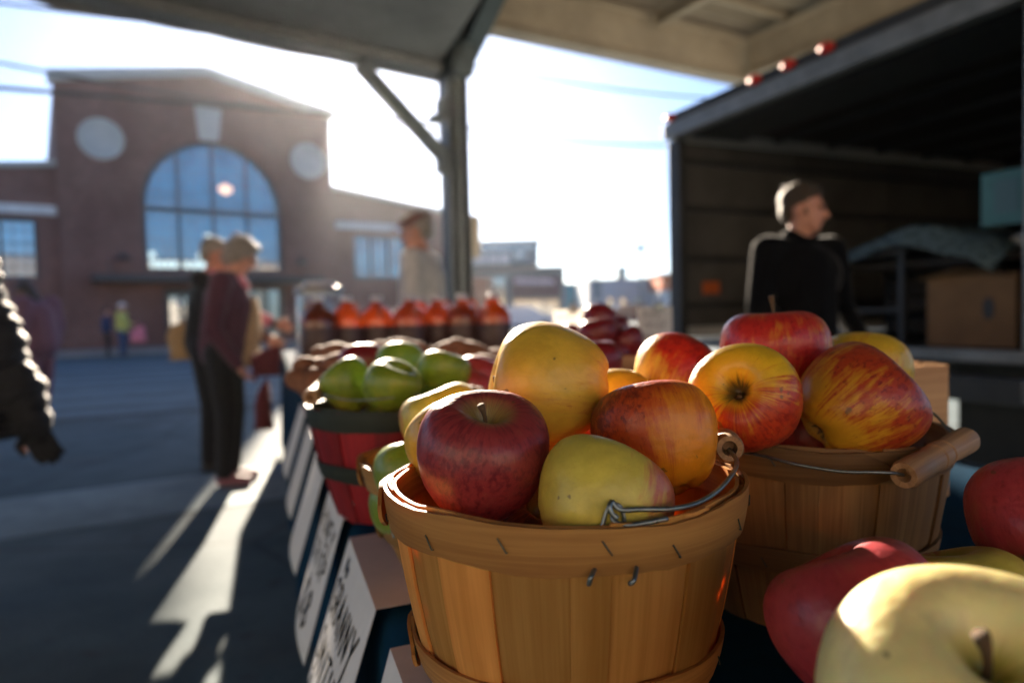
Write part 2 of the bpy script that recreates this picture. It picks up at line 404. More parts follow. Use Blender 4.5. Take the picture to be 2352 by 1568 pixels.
M['black_sweater'] = mat('black_knit_sweater', (.004, .004, .005), .95, .2, 30, .4, bd=.003, Specular_IOR_Level=.1, Sheen_Weight=.35, Sheen_Roughness=.25); M['navy'] = fabric('navy_denim', (.018, .026, .045))
M['tan'] = fabric('tan_canvas', (.46, .30, .15)); M['grey_shirt'] = fabric('grey_shirt', (.58, .55, .53)); M['pink'] = fabric('pink_cotton', (.62, .18, .24))
M['mauve'] = fabric('mauve_fleece', (.12, .06, .11)); M['dkred'] = fabric('dark_red_leather', (.16, .02, .022)); M['cap_rust'] = fabric('rust_cap_cloth', (.16, .075, .06))
M['puffer'] = mat('black_puffer_nylon', (.012, .012, .015), .55, .2, 22, 1.0, bd=.012)
M['hair_grey'] = mat('silver_grey_hair', (.30, .26, .22), .6, .4, 40, .7, bd=.01); M['hair_brown'] = mat('greying_brown_hair', (.055, .034, .018), .55, .45, 40, .7, bd=.01)
M['hair_black'] = mat('black_hair', (.02, .015, .015), .5, .3, 40, .6, bd=.01); M['yellowgreen'] = fabric('yellow_green_jacket', (.50, .50, .12)); M['bluejean'] = fabric('blue_jeans', (.03, .07, .16))
M['blue_coat'] = fabric('blue_coat', (.02, .04, .12)); M['shoe'] = mat('shoe_leather', (.03, .03, .03), .5, .2, 9); M['pinkshoe'] = mat('dark_shoe_pink_highlight', (.30, .12, .16), .5, .2, 20); M['eye'] = mat('eye_dark', (.03, .02, .02), .15, .1, 9)  # dark shoes take the pink of their highlights as even colour
M['car_white'] = mat('white_car_paint', (.62, .68, .74), .25, .06, 1, Coat_Weight=.8); M['car_red'] = mat('dark_red_car_paint', (.10, .012, .014), .25, .06, 1, Coat_Weight=.8); M['car_blue'] = mat('dark_blue_car_paint', (.012, .02, .035), .25, .06, 1, Coat_Weight=.8)
M['bld_grey'] = mat('grey_render', (.17, .20, .20), .8, .15, .6); M['bld_teal'] = mat('teal_render', (.03, .24, .34), .75, .15, .6); M['bld_pale'] = mat('pale_painted_block', (.42, .46, .50), .8, .12, .5); M['bld_white'] = mat('white_render', (.6, .6, .58), .8, .1, .6)
M['bld_blue'] = mat('blue_grey_cladding', (.07, .15, .19), .6, .15, .6); M['signpink'] = mat('pinkish_sign_letters', (.68, .52, .56), .5, .2, 2); M['maroon_panel'] = mat('maroon_sign_panel', (.10, .035, .045), .6, .2, 1)  # sign and mural lettering in plain pinkish white

# ---------------------------------------------------------------- ground, road, pavements
UL = Vector((.868, .496, 0)); VL = Vector((-.496, .868, 0))     # along the canopy / across it
def slab(name, q0, q1, s0, s1, z, m, th=.0, parent=None, base=Vector((0,0,0))):
    g = G(); P = lambda s, q: UL*s+VL*q+Vector((0,0,z))-base
    a = [P(s0,q0), P(s1,q0), P(s1,q1), P(s0,q1)]
    if th: g.poly([p-Vector((0,0,th)) for p in a], th, (0,0,1))
    else: g.add(a, [(0,1,2,3)])
    return g.build(name, m, parent)
g = G(); g.add([(-700,-700,0),(700,-700,0),(700,700,0),(-700,700,0)], [(0,1,2,3)])
tag(g.build('ground', M['ground']), 'worn grey concrete ground of the market street', kind='structure')
tag(slab('pavement_band', 4.05, 5.0, -14, 1.2, .004, M['band']), 'pale concrete band crossing the ground on the left', kind='structure')
tag(slab('gutter', 8.55, 8.85, -40, 60, .004, M['joint']), 'dark gutter line along the street edge', kind='structure')
road = tag(slab('road', 8.9, 20.5, -60, 80, .004, M['road_brick']), 'shaded street in front of the brick hall', kind='structure')
q = 9.6; k = 0
while q < 19.5:
    wdt = .16 + .1*random.random()
    slab('paving_strip', q, q+wdt, -60, 80, .008, M['joint'] if k % 2 == 0 else M['band'], parent=road); q += .55 + .5*random.random(); k += 1
g = G()
for i in range(1): g.bar((-1.75, 1.0, .0045), (.35, 1.62, .0045), .05, .001)
tag(g.build('ground_marking', M['paint']), 'faint painted line on the near ground', kind='structure')

# ---------------------------------------------------------------- brick market hall (local: x along the front, y into the building)
FO = Vector((-16.05, 23.8, 0)); FA = math.atan2(.57312, .81947)
hall = thing('brick_hall', FO, 'red brick market hall with gabled front and big arched window', 'building', rz=FA)
def wall_with_holes(outer, holes, y0, depth, name, m, parent):
    """outer and holes are (x,z) loops; front face at y0, reveals go depth deep"""
    loops = [[Vector((a, b, 0)) for a, b in l] for l in [outer]+holes]
    tri = tessellate_polygon(loops); flat = [p for l in loops for p in l]; g = G(); n = len(flat)
    g.add([(p.x, y0, p.y) for p in flat] + [(p.x, y0+depth, p.y) for p in flat], [tuple(t) for t in tri] + [tuple(i+n for i in t[::-1]) for t in tri],
          [(p.x, p.y) for p in flat]*2)
    k = 0
    for l in loops:
        L = len(l)
        vs = [(p.x, y0, p.y) for p in l]+[(p.x, y0+depth, p.y) for p in l]
        g.add(vs, [(i, (i+1)%L, L+(i+1)%L, L+i) for i in range(L)], [(p.x, p.y) for p in l]+[(p.x+depth, p.y) for p in l])
    return g.build(name, m, parent)
AX0, AX1, ASILL, ASP = 3.0, 8.12, 2.95, 5.45; AC = (AX0+AX1)/2; AR = (AX1-AX0)/2
arch = [(AX0, ASILL), (AX1, ASILL)] + [(AC+AR*math.cos(t*PI/28), ASP+AR*math.sin(t*PI/28)) for t in range(29)]
door_hole = [(3.5, -.02), (8.3, -.02), (8.3, 2.35), (3.5, 2.35)]
gable = [(.4, -.03), (3.5, -.03)] ; gable = [(.4, -.03), (10.3, -.03), (10.3, 9.55), (5.4, 10.5), (.4, 9.45)]
door_hole = [(3.6, .02), (4.75, .02), (4.75, 2.3), (3.6, 2.3)]; door_hole2 = [(6.2, .02), (8.1, .02), (8.1, 2.3), (6.2, 2.3)]
wall_with_holes(gable, [arch, door_hole, door_hole2], 0, .35, 'gable_wall', M['brick'], hall)
wR = [(10.3, -.03), (17.2, -.03), (17.2, 5.8), (10.3, 6.65)]
wL = [(-14, -.03), (.4, -.03), (.4, 6.62), (-14, 4.9)]
hR = [[(11.4, 2.75), (14.0, 2.75), (14.0, 4.75), (11.4, 4.75)]]
hLs = [(-3.4, -.25), (-7.6, -4.4), (-11.8, -8.6)]
hL = [[(a, 2.63), (b, 2.63), (b, 4.75), (a, 4.75)] for a, b in hLs]
wall_with_holes(wR, hR, .45, .35, 'wing_wall', M['brick'], hall)
wall_with_holes(wL, hL, .45, .35, 'wing_wall', M['brick'], hall)
g = G()
for x0, x1, z0, z1, y in ((10.3, 17.3, 6.65, 5.8, .35), (-14, .4, 4.9, 6.62, .35)):
    g.poly([(x0, y, z0), (x1, y, z1), (x1, y, z1+.2), (x0, y, z0+.2)], .6, (0,1,0))
for (a, b) in (((.25, 9.45), (5.4, 10.5)), ((5.4, 10.5), (10.45, 9.55))):
    g.poly([(a[0], -.1, a[1]), (b[0], -.1, b[1]), (b[0], -.1, b[1]+.38), (a[0], -.1, a[1]+.38)], .55, (0,1,0))
g.build('coping', M['stone'], hall)
g = G()   # gable side walls and the roofs behind
g.box((.57, 8, 4.7), (.34, 15.2, 9.3)); g.box((10.13, 8, 4.7), (.34, 15.2, 9.3)); g.box((-13.8, 8, 2.4), (.34, 15, 4.8)); g.box((17.05, 8, 2.85), (.34, 14.3, 5.6)); g.box((1.6, 15.8, 2.4), (31, .3, 4.7))
g.build('side_wall', M['brick'], hall)
g = G()
g.poly([(.5, .4, 9.1), (5.4, .4, 10.1), (10.2, .4, 9.1), (10.2, .4, 9.0), (5.4, .4, 10.0), (.5, .4, 9.0)], 15.5, (0,1,0))
g.poly([(10.3, .8, 6.5), (17.1, .8, 5.6), (17.1, .8, 5.5), (10.3, .8, 6.4)], 15, (0,1,0)); g.poly([(-13.9, .8, 4.7), (.4, .8, 6.4), (.4, .8, 6.3), (-13.9, .8, 4.6)], 15, (0,1,0))
g.build('roof', M['roofing'], hall)
for cx in (1.78, 9.3):
    g = G(); rm = Matrix.Rotation(R(90), 3, 'X')
    g.lathe([(0.001,.02),(.55,.02),(.6,.05),(.72,.05),(.74,.0)], 40, (cx, .0, 7.66), rm)
    smooth_angle(g.build('roundel', M['stone'], hall))
g = G(); g.poly([(5.05, -.1, 8.02), (5.75, -.1, 8.02), (5.9, -.1, 9.28), (4.95, -.1, 9.28)], .1, (0,1,0)); g.build('keystone', M['stone'], hall)
# arched window: frame, mullions, panes each their own
win = G(); pts = [(AC+(AR-.06)*math.cos(t*PI/28), .2, ASP+(AR-.06)*math.sin(t*PI/28)) for t in range(29)]
for a, b in zip(pts, pts[1:]): win.bar(a, b, .16, .14, (0,1,0))
win.bar((AX0+.06,.2,ASILL), (AX0+.06,.2,ASP), .14, .16, (0,1,0)); win.bar((AX1-.06,.2,ASILL), (AX1-.06,.2,ASP), .14, .16, (0,1,0))
win.box((AC, .2, ASILL+.06), (2*AR, .18, .12)); win.box((AC, .19, 5.3), (2*AR, .2, .17))
wf = win.build('arched_window', M['steel_dark'], hall)
mull = [4.25, 5.5, 6.78]
g = G()
for x in mull:
    top = ASP+math.sqrt(max(0, (AR-.05)**2-(x-AC)**2)); g.box((x, .2, (ASILL+top)/2), (.1, .15, top-ASILL))
g.build('mullion', M['steel_dark'], wf)
edges = [AX0+.06]+mull+[AX1-.06]
def archtop(x): return ASP+math.sqrt(max(0, (AR-.04)**2-(x-AC)**2))
g = G()
for i in range(4):
    x0, x1 = edges[i], edges[i+1]
    z = ASILL+.12
    for zz in [ASILL+.12+.37*k for k in range(20)]:
        xm0, xm1 = x0, x1
        if zz > ASP:
            hw = math.sqrt(max(0, (AR-.04)**2-(zz-ASP)**2)); xm0 = max(x0, AC-hw); xm1 = min(x1, AC+hw)
        if xm1-xm0 > .1: g.box(((xm0+xm1)/2, .22, zz), (xm1-xm0, .03, .025))
    for k in (1, 2, 3):
        x = x0+(x1-x0)*k/4; g.box((x, .22, (ASILL+archtop(x))/2), (.025, .03, archtop(x)-ASILL))
g.build('glazing_bar', M['steel_dark'], wf)
def strip_pane(x0, x1, z0, zt, parent, m, y=.24):
    g = G(); n = 8; lo = [(x0+(x1-x0)*k/n, y, z0) for k in range(n+1)]; hi = [(x0+(x1-x0)*k/n, y, zt(x0+(x1-x0)*k/n)) for k in range(n+1)][::-1]
    g.poly(lo+hi, .01, (0,1,0)); return g.build('pane', m, parent)
for i in range(4):
    strip_pane(edges[i]+.01, edges[i+1]-.01, ASILL+.1, lambda x: 5.25, wf, M['glass'])
    strip_pane(edges[i]+.01, edges[i+1]-.01, 5.35, archtop, wf, M['glass'])
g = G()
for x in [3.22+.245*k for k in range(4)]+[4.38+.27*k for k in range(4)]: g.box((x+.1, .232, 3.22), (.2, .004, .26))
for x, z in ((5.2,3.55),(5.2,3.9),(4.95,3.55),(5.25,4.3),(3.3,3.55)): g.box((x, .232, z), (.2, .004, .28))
tag(g.build('daylight_glow_panel', M['daylight_glow'], wf), kind='stuff')  # emissive panels added for the bright glow low in the window
g = G(); g.lathe([(.001,0),(.2,0),(.2,.01)], 20, (6.0, .236, 6.25), Matrix.Scale(1.3, 3, (1,0,0)) @ Matrix.Rotation(R(90), 3, 'X')); g.build('interior_lamp', M['lampglow'], wf)
def rect_window(x0, x1, z0, z1, y, parent, n=3, rows=5, cols=3, glass='glass'):
    f = G()
    for (c, s) in ((((x0+x1)/2, y, z0+.05), (x1-x0, .14, .1)), (((x0+x1)/2, y, z1-.05), (x1-x0, .14, .1)), ((x0+.05, y, (z0+z1)/2), (.1, .12, z1-z0)), ((x1-.05, y, (z0+z1)/2), (.1, .12, z1-z0))): f.box(c, s)
    fo = f.build('window', M['steel_dark'], parent); b = G()
    for i in range(n):
        a, c = x0+(x1-x0)*i/n, x0+(x1-x0)*(i+1)/n
        if i: b.box((a, y, (z0+z1)/2), (.09, .12, z1-z0-.1))
        for k in range(1, cols): b.box((a+(c-a)*k/cols, y+.02, (z0+z1)/2), (.022, .03, z1-z0-.1))
        g = G(); g.box(((a+c)/2, y+.05, (z0+z1)/2), (c-a-.05, .012, z1-z0-.1)); g.build('pane', M[glass], fo)
    for k in range(1, rows): b.box(((x0+x1)/2, y+.021, z0+(z1-z0)*k/rows), (x1-x0-.1, .03, .022))
    b.build('glazing_bar', M['steel_dark'], fo); return fo
rect_window(11.4, 14.0, 2.75, 4.75, .62, hall)
for a, b in hLs: rect_window(a, b, 2.63, 4.75, .62, hall)
for a, b, z0, z1 in ((10.55, 14.6, 4.95, 5.25), (-4.0, .35, 4.88, 5.2), (-8.2, -4.3, 4.88, 5.2), (-12.4, -8.5, 4.88, 5.2)):
    g = G(); g.box(((a+b)/2, .42, (z0+z1)/2), (b-a, .2, z1-z0)); g.build('lintel', M['white_lintel'], hall, bevel=.01)
g = G(); g.box((5.3, -.7, 2.62), (8.1, 1.4, .2)); g.build('entrance_canopy', M['steel_dark'], hall, bevel=.01)
g = G()
for x in (1.8, 5.3, 8.8): g.bar((x, -1.3, 2.72), (x, .0, 3.3), .03, .03)
g.build('canopy_stay', M['steel_dark'], hall)
# doors with dark panes
g = G(); g.box((4.17, .2, 1.16), (1.15, .08, 2.28)); dr = g.build('door', M['steel_dark'], hall)
g = G(); g.box((3.95, .15, 1.25), (.32, .02, 1.5)); g.build('pane', M['glass_dark'], dr)
g = G(); g.box((4.45, .15, 1.25), (.32, .02, 1.5)); g.build('pane', M['glass_dark'], dr)
g = G(); g.box((4.12, .12, 1.75), (.2, .03, .22)); g.build('notice', M['paper'], hall)
g = G(); g.box((7.15, .24, 1.16), (1.9, .05, 2.28)); dr = g.build('door', M['steel_dark'], hall)
for x in (6.6, 7.15, 7.7): g = G(); g.box((x, .2, 1.3), (.42, .02, 1.9)); g.build('pane', M['glass_dark'], dr)
for x, z in ((2.26, 3.4), (8.75, 3.38)):
    g = G(); g.bar((x, 0, z+.15), (x, -.35, z+.15), .04, .04); g.lathe([(.05,.12),(.1,.05),(.3,-.05),(.31,-.08),(.02,-.07)], 16, (x, -.42, z+.02)); g.build('wall_lamp', M['steel_dark'], hall)
# low pavement in front of the hall
pv = G(); pv.poly([(-14, -3.2, 0), (30, -3.2, 0), (30, -.005, 0), (-14, -.005, 0)], .12, (0,0,1))
po = pv.build('pavement', M['kerb']); po.location = FO; po.rotation_euler = (0, 0, FA); tag(po, 'raised pavement along the foot of the brick hall', kind='structure')
# glowing panels before the opaque glass stand in for daylight and a lamp inside
# ---------------------------------------------------------------- far buildings on the right
def fbox(g, px0, px1, py0, py1, d, depth, base=None):
    a = at(px0, py1, d); b = at(px1, py0, d); z0 = 0 if base is None else a.z
    g.box(((a.x+b.x)/2, a.y+depth/2, (z0+b.z)/2), (b.x-a.x, depth, b.z-z0)); return g
def fthing(name, px, d, label, cat, group=None):
    p = at(px, 740, d); return thing(name, (p.x, p.y, 0), label, cat, group)
def child(g, name, m, par, **k):
    o = g.build(name, m, par, **k); o.location = -Vector(par.location); return o
b = fthing('shop_building', 1190, 60, 'low grey shop block with a glazed upper storey beyond the pillar', 'building')
D = 60.0
child(fbox(G(), 1040, 1296, 618, 740, D, 14), 'wall', M['bld_grey'], b)
child(fbox(G(), 1036, 1300, 610, 620, D-.6, 15, 1), 'roof', M['kerb'], b)
child(fbox(G(), 1040, 1236, 556, 611, D+1.5, 10, 1), 'upper_wall', M['bld_blue'], b)
child(fbox(G(), 1036, 1242, 549, 557, D+.9, 12, 1), 'roof', M['kerb'], b)
for x0, x1 in ((1086, 1118), (1121, 1144), (1147, 1172)): child(fbox(G(), x0, x1, 581, 607, D+1.38, .06, 1), 'window', M['bld_white'], b)  # window band painted white for the glow in it
for x0, x1, y0, y1 in ((1182, 1206, 578, 592), (1086, 1130, 561, 574), (1134, 1176, 561, 574), (1180, 1224, 561, 572)): child(fbox(G(), x0, x1, y0, y1, D+1.38, .06, 1), 'window', M['glass_dark'], b)
child(fbox(G(), 1176, 1286, 632, 684, D-.25, .2, 1), 'sign_panel', M['maroon_panel'], b)
g = G(); x = 1183
while x < 1274:
    ww = random.uniform(4, 8); fbox(g, x, x+ww, 640+random.uniform(-2, 2), 652+random.uniform(-1, 2), D-.38, .1, 1); x += ww+random.uniform(1, 2.2)
child(g, 'sign_lettering', M['signpink'], b)
for x0, x1 in ((1180, 1213), (1216, 1248), (1251, 1284)): child(fbox(G(), x0, x1, 688, 722, D-.1, .08, 1), 'window', M['glass_dark'], b)
for x0, x1 in ((1082, 1122), (1126, 1160)): child(fbox(G(), x0, x1, 636, 715, D-.1, .08, 1), 'window', M['glass_dark'], b)
g = G()
for x0 in (1086, 1096, 1106, 1131, 1137): fbox(g, x0, x0+1.6, 508, 549, D+3, .2, 1)
for x0, x1, y0 in ((1086, 1108, 512), (1086, 1108, 526), (1128, 1139, 508), (1128, 1139, 518), (1128, 1139, 528)): fbox(g, x0, x1, y0, y0+3, D+3, .3, 1)
child(g, 'rooftop_sign_frame', M['bld_blue'], b)
b = fthing('teal_building', 1325, 85, 'small bright teal flat-roofed building behind the parked cars', 'building')
child(fbox(G(), 1296, 1352, 652, 740, 85, 12), 'wall', M['bld_teal'], b); child(fbox(G(), 1312, 1322, 690, 722, 84.9, .1, 1), 'door', M['glass_dark'], b); child(fbox(G(), 1294, 1354, 649, 653, 84.5, 13, 1), 'roof', M['kerb'], b)
b = fthing('pale_warehouse', 1440, 72, 'long pale warehouse with faded mural marks beside the truck post', 'building')
child(fbox(G(), 1352, 1522, 641, 740, 72, 20), 'wall', M['bld_pale'], b); child(fbox(G(), 1350, 1524, 637, 642, 71.7, 21, 1), 'roof', M['bld_white'], b)
child(fbox(G(), 1364, 1380, 645, 688, 71.9, .08, 1), 'mural_figure', M['bld_blue'], b)
g = G(); x = 1390
while x < 1452: ww = random.uniform(4, 7); fbox(g, x, x+ww, 660+random.uniform(-2,2), 669+random.uniform(-2,2), 71.9, .08, 1); x += ww+2
child(g, 'mural_lettering', M['signpink'], b)
child(fbox(G(), 1420, 1439, 611, 640, 76, 2, 1), 'chimney', M['bld_blue'], b)
child(fbox(G(), 1364, 1372, 614, 640, 78, 1, 1), 'vent', M['bld_pale'], b)
for x0 in (1395, 1425, 1460, 1490): child(fbox(G(), x0, x0+12, 685, 715, 71.9, .1, 1), 'window', M['glass_dark'], b)
b = fthing('orange_trimmed_shop', 1560, 66, 'white shop end with an orange upper wall at the truck post', 'building')
child(fbox(G(), 1517, 1640, 665, 740, 66, 10), 'wall', M['bld_white'], b); child(fbox(G(), 1519, 1640, 628, 665, 66.1, 10, 1), 'upper_wall', M['orange'], b); child(fbox(G(), 1515, 1642, 624, 629, 65.8, 11, 1), 'roof', M['bld_white'], b)
# a line of distant roofs either side so the street goes on
for k, (x0, x1, y0, d, mm) in enumerate(((1640, 1900, 640, 90, 'bld_grey'), (1930, 2300, 610, 80, 'bld_pale'), (2330, 2800, 600, 70, 'bld_blue'))):
    b = fthing('distant_building', (x0+x1)/2, d, ('grey', 'pale', 'blue-grey')[k]+' flat-roofed building farther down the street behind the truck', 'building')
    child(fbox(G(), x0, x1, y0, 740, d, 15), 'wall', M[mm], b); child(fbox(G(), x0-3, x1+3, y0-6, y0+1, d-.4, 16, 1), 'roof', M['kerb'], b)
# lamp post
p = at(1474, 720, 50); lp = thing('street_lamp', (p.x, p.y, 0), 'tall thin street lamp standing before the pale warehouse', 'street lamp')
zt = at(1474, 565, 50).z
g = G(); g.tube([(0,0,0),(0,0,zt)], [.12, .06], 10); g.build('pole', M['bld_blue'], lp, True)
g = G(); g.box((0,0,zt), (1.1,.35,.14)); g.box((0, 0, zt-.28), (.5, .3, .35)); g.build('lamp_head', M['bld_blue'], lp, bevel=.02)
# cars
def car(px, d, label, m, hd=0.0, sc_=1.0):
    p = at(px, 740, d); t = thing('parked_car', (p.x, p.y, 0), label, 'car', 'cars parked along the far street', rz=hd)
    prof = [(-2.15,.35),(-2.2,.62),(-2.1,.86),(-1.7,.96),(-1.05,1.38),(-.3,1.47),(.55,1.43),(1.2,1.0),(1.95,.86),(2.2,.66),(2.2,.35)]
    g = G(); n = len(prof); vs = []
    for y, kx in ((-.88, .97), (-.7, 1), (.7, 1), (.88, .97)):
        for x, z in prof: vs.append((x*kx, y*(1-.18*max(0, z-.9)), z))
    fs = [(j*n+i, j*n+i+1, (j+1)*n+i+1, (j+1)*n+i) for j in range(3) for i in range(n-1)] + [tuple(range(n)), tuple(range(3*n, 4*n))[::-1]] + [(j*n, (j+1)*n, (j+1)*n+n-1, j*n+n-1) for j in range(3)]
    g.add(vs, fs); smooth_angle(g.build('body', m, t), 35)
    for s in (-1, 1):
        g = G(); g.poly([(-1.25,.80*s,1.0),(1.0,.80*s,1.0),(.5,.755*s,1.36),(-.95,.755*s,1.34)], .03*s, (0,1,0)); g.build('side_window', M['glass_dark'], t)
        for x in (-1.35, 1.35):
            g = G(); rm = Matrix.Rotation(R(90), 3, 'X'); g.lathe([(.05,-.1),(.24,-.1),(.33,-.08),(.33,.08),(.24,.1),(.05,.1)], 20, (x, .8*s, .33), rm); wh = g.build('wheel', M['black_rubber'], t, True)
            g = G(); g.lathe([(.02,-.12*s),(.2,-.11*s),(.21,-.09*s)], 16, (x, .8*s, .33), rm, True); g.build('rim', M['alu'], wh, True)
    for s in (-1, 1):
        g = G(); g.box((2.14, .62*s, .66), (.12,.35,.14)); g.build('headlight', M['jar_glass'], t, bevel=.02)
        g = G(); g.box((-2.12, .66*s, .78), (.12,.3,.14)); g.build('tail_light', M['red_lens'], t, bevel=.02)
    return t
car(1196, 40, 'white parked car in front of the grey shop block', M['car_white'], R(4))
car(1455, 46, 'dark red parked car in front of the pale warehouse', M['car_red'], R(-4))
car(1545, 52, 'dark blue parked car by the orange-trimmed shop', M['car_blue'], R(8))
car(1350, 64, 'small dark car parked before the teal building', M['car_blue'], R(0))

# ---------------------------------------------------------------- unseen cream shed, added behind the camera as warm bounce fill
bs = thing('added_fill_shed', Vector((-6, -17, 0)), 'long cream shed added behind the camera to bounce warm sunlight onto the stall', 'building', rz=R(-4))
g = G(); g.box((0,-6,3.2), (70,12,6.4)); g.build('wall', mat('cream_fill_wall', (.47, .39, .29), .85, .15, 1.2, .2), bs)
g = G(); g.box((0,-6,6.5), (71,13,.2)); g.build('roof', M['roofing'], bs)
for k in range(12):
    g = G(); g.box((-30+5.4*k, .01, 1.4), (2.6, .06, 2.6)); g.build('shutter_door', M['bld_blue'], bs)

# ---------------------------------------------------------------- market canopy (shed roof)
PB = Vector((-.62, 8.1, 0)); TL = -VL         # s along UL, t toward the camera
def CP(s, t, z): return UL*s + TL*t + Vector((0,0,z))
cn = thing('market_canopy', PB, 'cream steel market shed roof with a dark fascia over the stalls', 'canopy')
TE = 13.0  # unseen rear of the roof extended behind the camera to cut sky light
def ibeam(g, a, b, h, wdt, tf=.035, tw=.025):
    up = Vector((0,0,1)); a, b = Vector(a), Vector(b)
    g.bar(a+up*tf/2, b+up*tf/2, wdt, tf); g.bar(a+up*(h-tf/2), b+up*(h-tf/2), wdt, tf); g.bar(a+up*h/2, b+up*h/2, tw, h-2*tf)
g = G(); ibeam(g, CP(-15,0,4.42), CP(15,0,4.42), .64, .26); g.build('eave_beam', M['canopy_steel'], cn)
g = G(); ibeam(g, CP(-15,TE,4.42), CP(15,TE,4.42), .64, .26); g.build('eave_beam', M['canopy_steel'], cn)
for s in (-9.7, -4.85, 0, 4.85, 9.7):
    g = G(); ibeam(g, CP(s,.16,4.46), CP(s,TE-.16,4.46), .56, .22); g.build('girder', M['canopy_steel'], cn)
for k in range(13):
    s = -14.4+2.4*k+.6; g = G(); ibeam(g, CP(s,.16,4.86), CP(s,TE-.16,4.86), .2, .10, .015, .012); g.build('purlin', M['canopy_steel'], cn)
for k in range(9):
    t = .8+1.5*k; g = G(); g.bar(CP(-15,t,5.10), CP(15,t,5.10), .07, .06); g.build('purlin', M['canopy_steel'], cn)
g = G(); n = 0
for k in range(33):
    t0 = -.35+.42*k; g.bar(CP(-15.3, t0+.21, 5.17), CP(15.3, t0+.21, 5.17), .30, .03); g.bar(CP(-15.3, t0, 5.20), CP(15.3, t0, 5.20), .13, .03)
dk = g.build('roof_deck', M['deck'], cn)
g = G(); a = CP(-15.3,-.45,5.24); g.poly([CP(-15.4,-.5,5.24), CP(15.4,-.5,5.24), CP(15.4,TE+.5,5.24), CP(-15.4,TE+.5,5.24)], .08, (0,0,1)); g.build('roof_covering', M['roofing'], cn)
# dark fascia closing the left bays, with a ragged hem
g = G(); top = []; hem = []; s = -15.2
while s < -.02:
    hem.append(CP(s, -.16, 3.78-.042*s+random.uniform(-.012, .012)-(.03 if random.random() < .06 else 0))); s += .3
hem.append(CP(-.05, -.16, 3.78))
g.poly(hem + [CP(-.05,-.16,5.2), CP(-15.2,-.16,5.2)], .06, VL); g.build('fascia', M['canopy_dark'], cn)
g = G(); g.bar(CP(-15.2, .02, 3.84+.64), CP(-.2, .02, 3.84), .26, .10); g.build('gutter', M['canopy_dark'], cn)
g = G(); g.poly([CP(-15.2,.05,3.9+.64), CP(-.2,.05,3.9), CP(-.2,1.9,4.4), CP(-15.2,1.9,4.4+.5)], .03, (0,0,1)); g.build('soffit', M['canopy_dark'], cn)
for s in (-9.7, 0, 9.7):
    for t in (0, TE):
        nm = {0: {0: 'dark steel pillar with a diagonal brace behind the man in the cap', TE: 'dark steel pillar behind the stall holder side of the shed'}, -9.7: {0: 'dark steel pillar at the left end of the shed front', TE: 'dark steel pillar at the left rear of the shed'}, 9.7: {0: 'dark steel pillar hidden behind the truck', TE: 'dark steel pillar at the right rear of the shed'}}[s][t]
        base = PB+CP(s, t, 0); p = thing('steel_pillar', base, nm, 'pillar', 'pillars of the market shed')
        g = G(); ux = Matrix((UL, VL, Vector((0,0,1)))).transposed()
        g.box((0,0,2.2), (.05, .25, 4.4), ux); g.box(UL*.125+Vector((0,0,2.2)), (.02, .25, 4.4), ux); g.box(UL*-.125+Vector((0,0,2.2)), (.02, .25, 4.4), ux); g.box((0,0,2.2), (.23, .02, 4.4), ux)
        g.build('post', M['pillar'], p)
        g = G(); g.box((0,0,.02), (.42,.42,.04), ux); g.build('base_plate', M['pillar'], p)
        for sg in (-1, 1):
            if t == 0 and s == 0 and sg == 1: continue
            g = G(); g.bar(UL*.1*sg+Vector((0,0,2.82)), UL*1.12*sg+Vector((0,0,3.78 if sg < 0 else 4.42)), .14, .14); g.build('brace', M['pillar'], p)
        g = G(); g.box(UL*-.17+Vector((0,0,2.80)), (.1,.16,.24), ux); g.box(UL*-.16+Vector((0,0,3.42)), (.08,.14,.2), ux); g.box(UL*-.24+Vector((0,0,3.30)), (.12,.1,.07), ux); g.build('bracket', M['pillar'], p)
        if s == 0 and t == 0:
            g = G(); g.poly([UL*-.13+Vector((0,0,3.75)), UL*.13+Vector((0,0,3.75)), UL*.13+TL*.15+Vector((0,0,4.43)), UL*-.13+Vector((0,0,4.43))], .3, TL)
            g.poly([Vector((0,0,3.9))+UL*.0+TL*.1, TL*1.0+Vector((0,0,4.42)), TL*.1+Vector((0,0,4.44))], .22, UL); g.build('haunch', M['pillar'], p)
        if s == 0 and t == 0:
            g = G(); g.box(UL*.2+Vector((0,0,1.95)), (.1,.22,.5), ux); g.build('meter_box', M['canopy_steel'], p)
# overhead cables
for i, (a, b_, r_, lab) in enumerate((((1000,283,14),(1620,333,20),.034,'upper street cable'),((1000,135,13),(1760,232,18),.024,'topmost cable'),((-260,92,13),(760,262,22),.036,'cable'))):
    A, B = at(*a), at(*b_); pts = [A.lerp(B, k/16)-Vector((0,0,.35*math.sin(PI*k/16)*.5)) for k in range(17)]
    A2 = A+(A-B)*1.2; B2 = B+(B-A)*1.6
    g = G(); g.tube([A2]+pts+[B2], r_, 6)
    tag(g.build('overhead_cable', M['wire'], None, True), ('lower overhead cable crossing the sky right of the pillar', 'upper overhead cable crossing the sky right of the pillar', 'overhead cable sagging across the brick gable')[i], 'cable')

